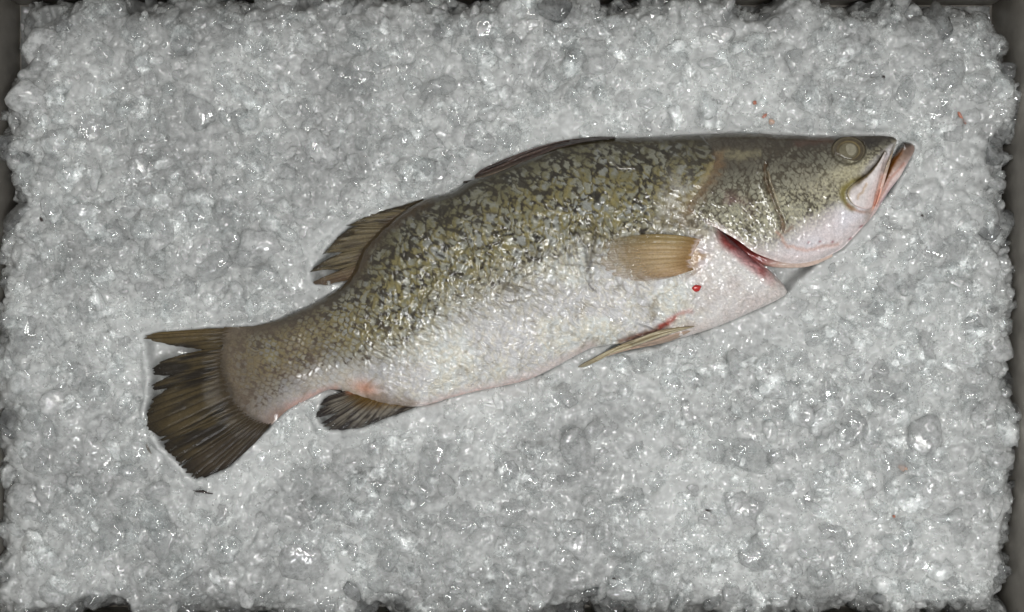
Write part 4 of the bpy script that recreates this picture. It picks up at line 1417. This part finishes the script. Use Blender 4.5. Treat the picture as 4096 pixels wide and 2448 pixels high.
PVZ = lambda u, w, px, py: -8 * ss(0.10, 0.0, u) + np.maximum(swell(px, py) + 6, 8) + 9 * dome(w, 0.5) + 3 * np.abs(np.sin(w * 9.4))
shell('pelvic_fin', PVU, PVL, 130, 24, PVZ, pv_paint, M_FIN, base=2, thick=6, alpha=lambda u, w, px, py: np.clip(1 - 0.4 * ss(0.8, 1, u), 0, 1))
shell('pelvic_fin', [(2768, 1318), (2671, 1340), (2574, 1374), (2502, 1396), (2450, 1410), (2420, 1424)],
      [(2770, 1322), (2700, 1360), (2637, 1377), (2574, 1389), (2502, 1403), (2424, 1427)], 80, 16,
      lambda u, w, px, py: swell(px, py) + 5 - 10 * ss(0.12, 0.0, u) + 8 * dome(w, 0.5),
      lambda u, w, px, py: mix(srgb(186, 164, 148), srgb(152, 130, 112), vnoise(w * 6, u * 5, 461)), M_FIN, base=-2, thick=6, alpha=lambda u, w, px, py: np.ones_like(u))

# ------------------------------------------------------------------ specks of blood, flesh and dirt
M_BLOOD = mat_plain('fresh_blood', (0.42, 0.018, 0.014), 0.2, 1.0, 0.1, 900)
M_SCRAP = mat_plain('flesh_scrap', (0.40, 0.155, 0.10), 0.35, 0.6, 0.3, 1200)
M_PALE = mat_plain('pale_flesh', (0.50, 0.34, 0.26), 0.35, 0.6, 0.3, 1200)
M_DIRT = mat_plain('dark_dirt', (0.03, 0.02, 0.017), 0.6, 0.1, 0.3, 1200)


def crumb(name, px, py, rx, ry, rz, mat, label, category, ang=0.0, on_fish=False, seed=1, lift=0.5):
    rng = np.random.default_rng(seed)
    v, f = chip(2, rng, planes=8, soft=14.0, lump=0.22)
    if on_fish:
        z = Z_MID + (float(swell(np.array([px]), np.array([py]))[0]) + 9.0) * K
    else:
        z = float((ice_base(np.array([px]), np.array([py])) + ice_relief(np.array([px]), np.array([py])))[0]) + lift * 0.001
    x, y = W(px, py, z)
    me = mesh_from(name, v * [rx * K, ry * K, rz * K], f, [mat])
    o = obj(name, me, label=label, category=category)
    o.location = (x, y, z)
    o.rotation_euler = (0, 0, ang)
    return o


crumb('blood_drop', 2786, 1152, 19, 18, 9, M_BLOOD, 'bright red blood drop on the white breast below the pectoral fin', 'blood drop', on_fish=True, seed=2)
crumb('flesh_scrap', 3019, 411, 12, 10, 9, M_SCRAP, 'orange red flesh scrap above the head, upper of a close pair', 'flesh scrap', 0.3, seed=3, lift=1.2)
crumb('flesh_scrap', 3058, 464, 15, 8, 8, M_SCRAP, 'orange red flesh scrap above the head, lower of a close pair', 'flesh scrap', 0.6, seed=4, lift=1.2)
crumb('flesh_scrap', 3086, 488, 18, 13, 9, M_PALE, 'pale tan flesh scrap beside the orange pair above the head', 'flesh scrap', -0.4, seed=5, lift=1.0)
crumb('flesh_scrap', 3842, 462, 20, 8, 6, M_SCRAP, 'rusty flesh shred near the right tray wall, right of the mouth', 'flesh scrap', -0.9, seed=6, lift=0.8)
crumb('flesh_scrap', 3862, 492, 18, 8, 7, M_SCRAP, 'thin rusty flesh shred just below the larger one near the right wall', 'flesh scrap', -1.0, seed=7, lift=0.8)
crumb('flesh_scrap', 3575, 2066, 8, 8, 8, M_SCRAP, 'tiny red flesh scrap alone in the lower right ice', 'flesh scrap', seed=8, lift=2.6)
crumb('flesh_scrap', 3612, 1872, 22, 14, 9, M_PALE, 'pale tan flesh scrap in the lower right ice above the tiny red one', 'flesh scrap', -0.5, seed=9, lift=0.9)
crumb('dirt_speck', 3536, 308, 8, 7, 7, M_DIRT, 'black speck in the ice well above the fish eye', 'speck', seed=10, lift=2.6)
crumb('dirt_speck', 3690, 862, 7, 6, 6, M_DIRT, 'black speck in the smooth ice below the fish mouth', 'speck', seed=11, lift=2.6)
crumb('dirt_speck', 2462, 2312, 16, 6, 6, M_DIRT, 'black splinter in the ice near the bottom tray wall', 'speck', 0.2, seed=12, lift=2.6)
crumb('dirt_speck', 2836, 2042, 14, 6, 6, M_DIRT, 'black splinter in the open ice below the fish', 'speck', -0.2, seed=13, lift=2.6)
crumb('dirt_speck', 166, 882, 7, 24, 7, M_DIRT, 'dark reddish shred in the ice near the left tray wall', 'speck', 0.35, seed=14, lift=2.4)


def strand(name, pts, r, mat, label, category, lift=3.0):
    P = curve(pts, 26)
    z = ice_base(P[:, 0], P[:, 1]) + ice_relief(P[:, 0], P[:, 1]) + lift * 0.001
    x, y = W(P[:, 0], P[:, 1], z)
    c = np.stack([x, y, z], -1)
    t = np.gradient(c, axis=0)
    t /= np.linalg.norm(t, axis=1)[:, None]
    s = np.cross(t, [0, 0, 1.0])
    s /= np.linalg.norm(s, axis=1)[:, None]
    n = np.cross(s, t)
    a = np.linspace(0, 2 * np.pi, 7, endpoint=False)
    rad = r * K * np.sin(np.pi * np.linspace(0.04, 0.97, 26)) ** 0.6 * (0.7 + 0.6 * vnoise(np.arange(26) * 0.7, np.zeros(26), 9))
    v = c[:, None] + rad[:, None, None] * (np.cos(a)[None, :, None] * s[:, None] + np.sin(a)[None, :, None] * n[:, None] * 0.6)
    i = np.arange(25)[:, None] * 7 + np.arange(7)[None]
    j = np.arange(25)[:, None] * 7 + (np.arange(7)[None] + 1) % 7
    f = np.stack([i, j, j + 7, i + 7], -1).reshape(-1, 4)
    return obj(name, mesh_from(name, v.reshape(-1, 3), f, [mat]), label=label, category=category)


strand('fin_shred', [(772, 1962), (790, 1966), (812, 1964), (830, 1972), (852, 1975)], 5, M_DIRT, 'thin dark fin shred on the ice just below the tail fin', 'fin shred')
strand('fin_shred', [(585, 1775), (592, 1796), (606, 1816)], 5, mat_plain('grey_shred', (0.16, 0.145, 0.125), 0.4, 0.4), 'small grey fin shred beside the torn rear edge of the tail fin', 'fin shred')
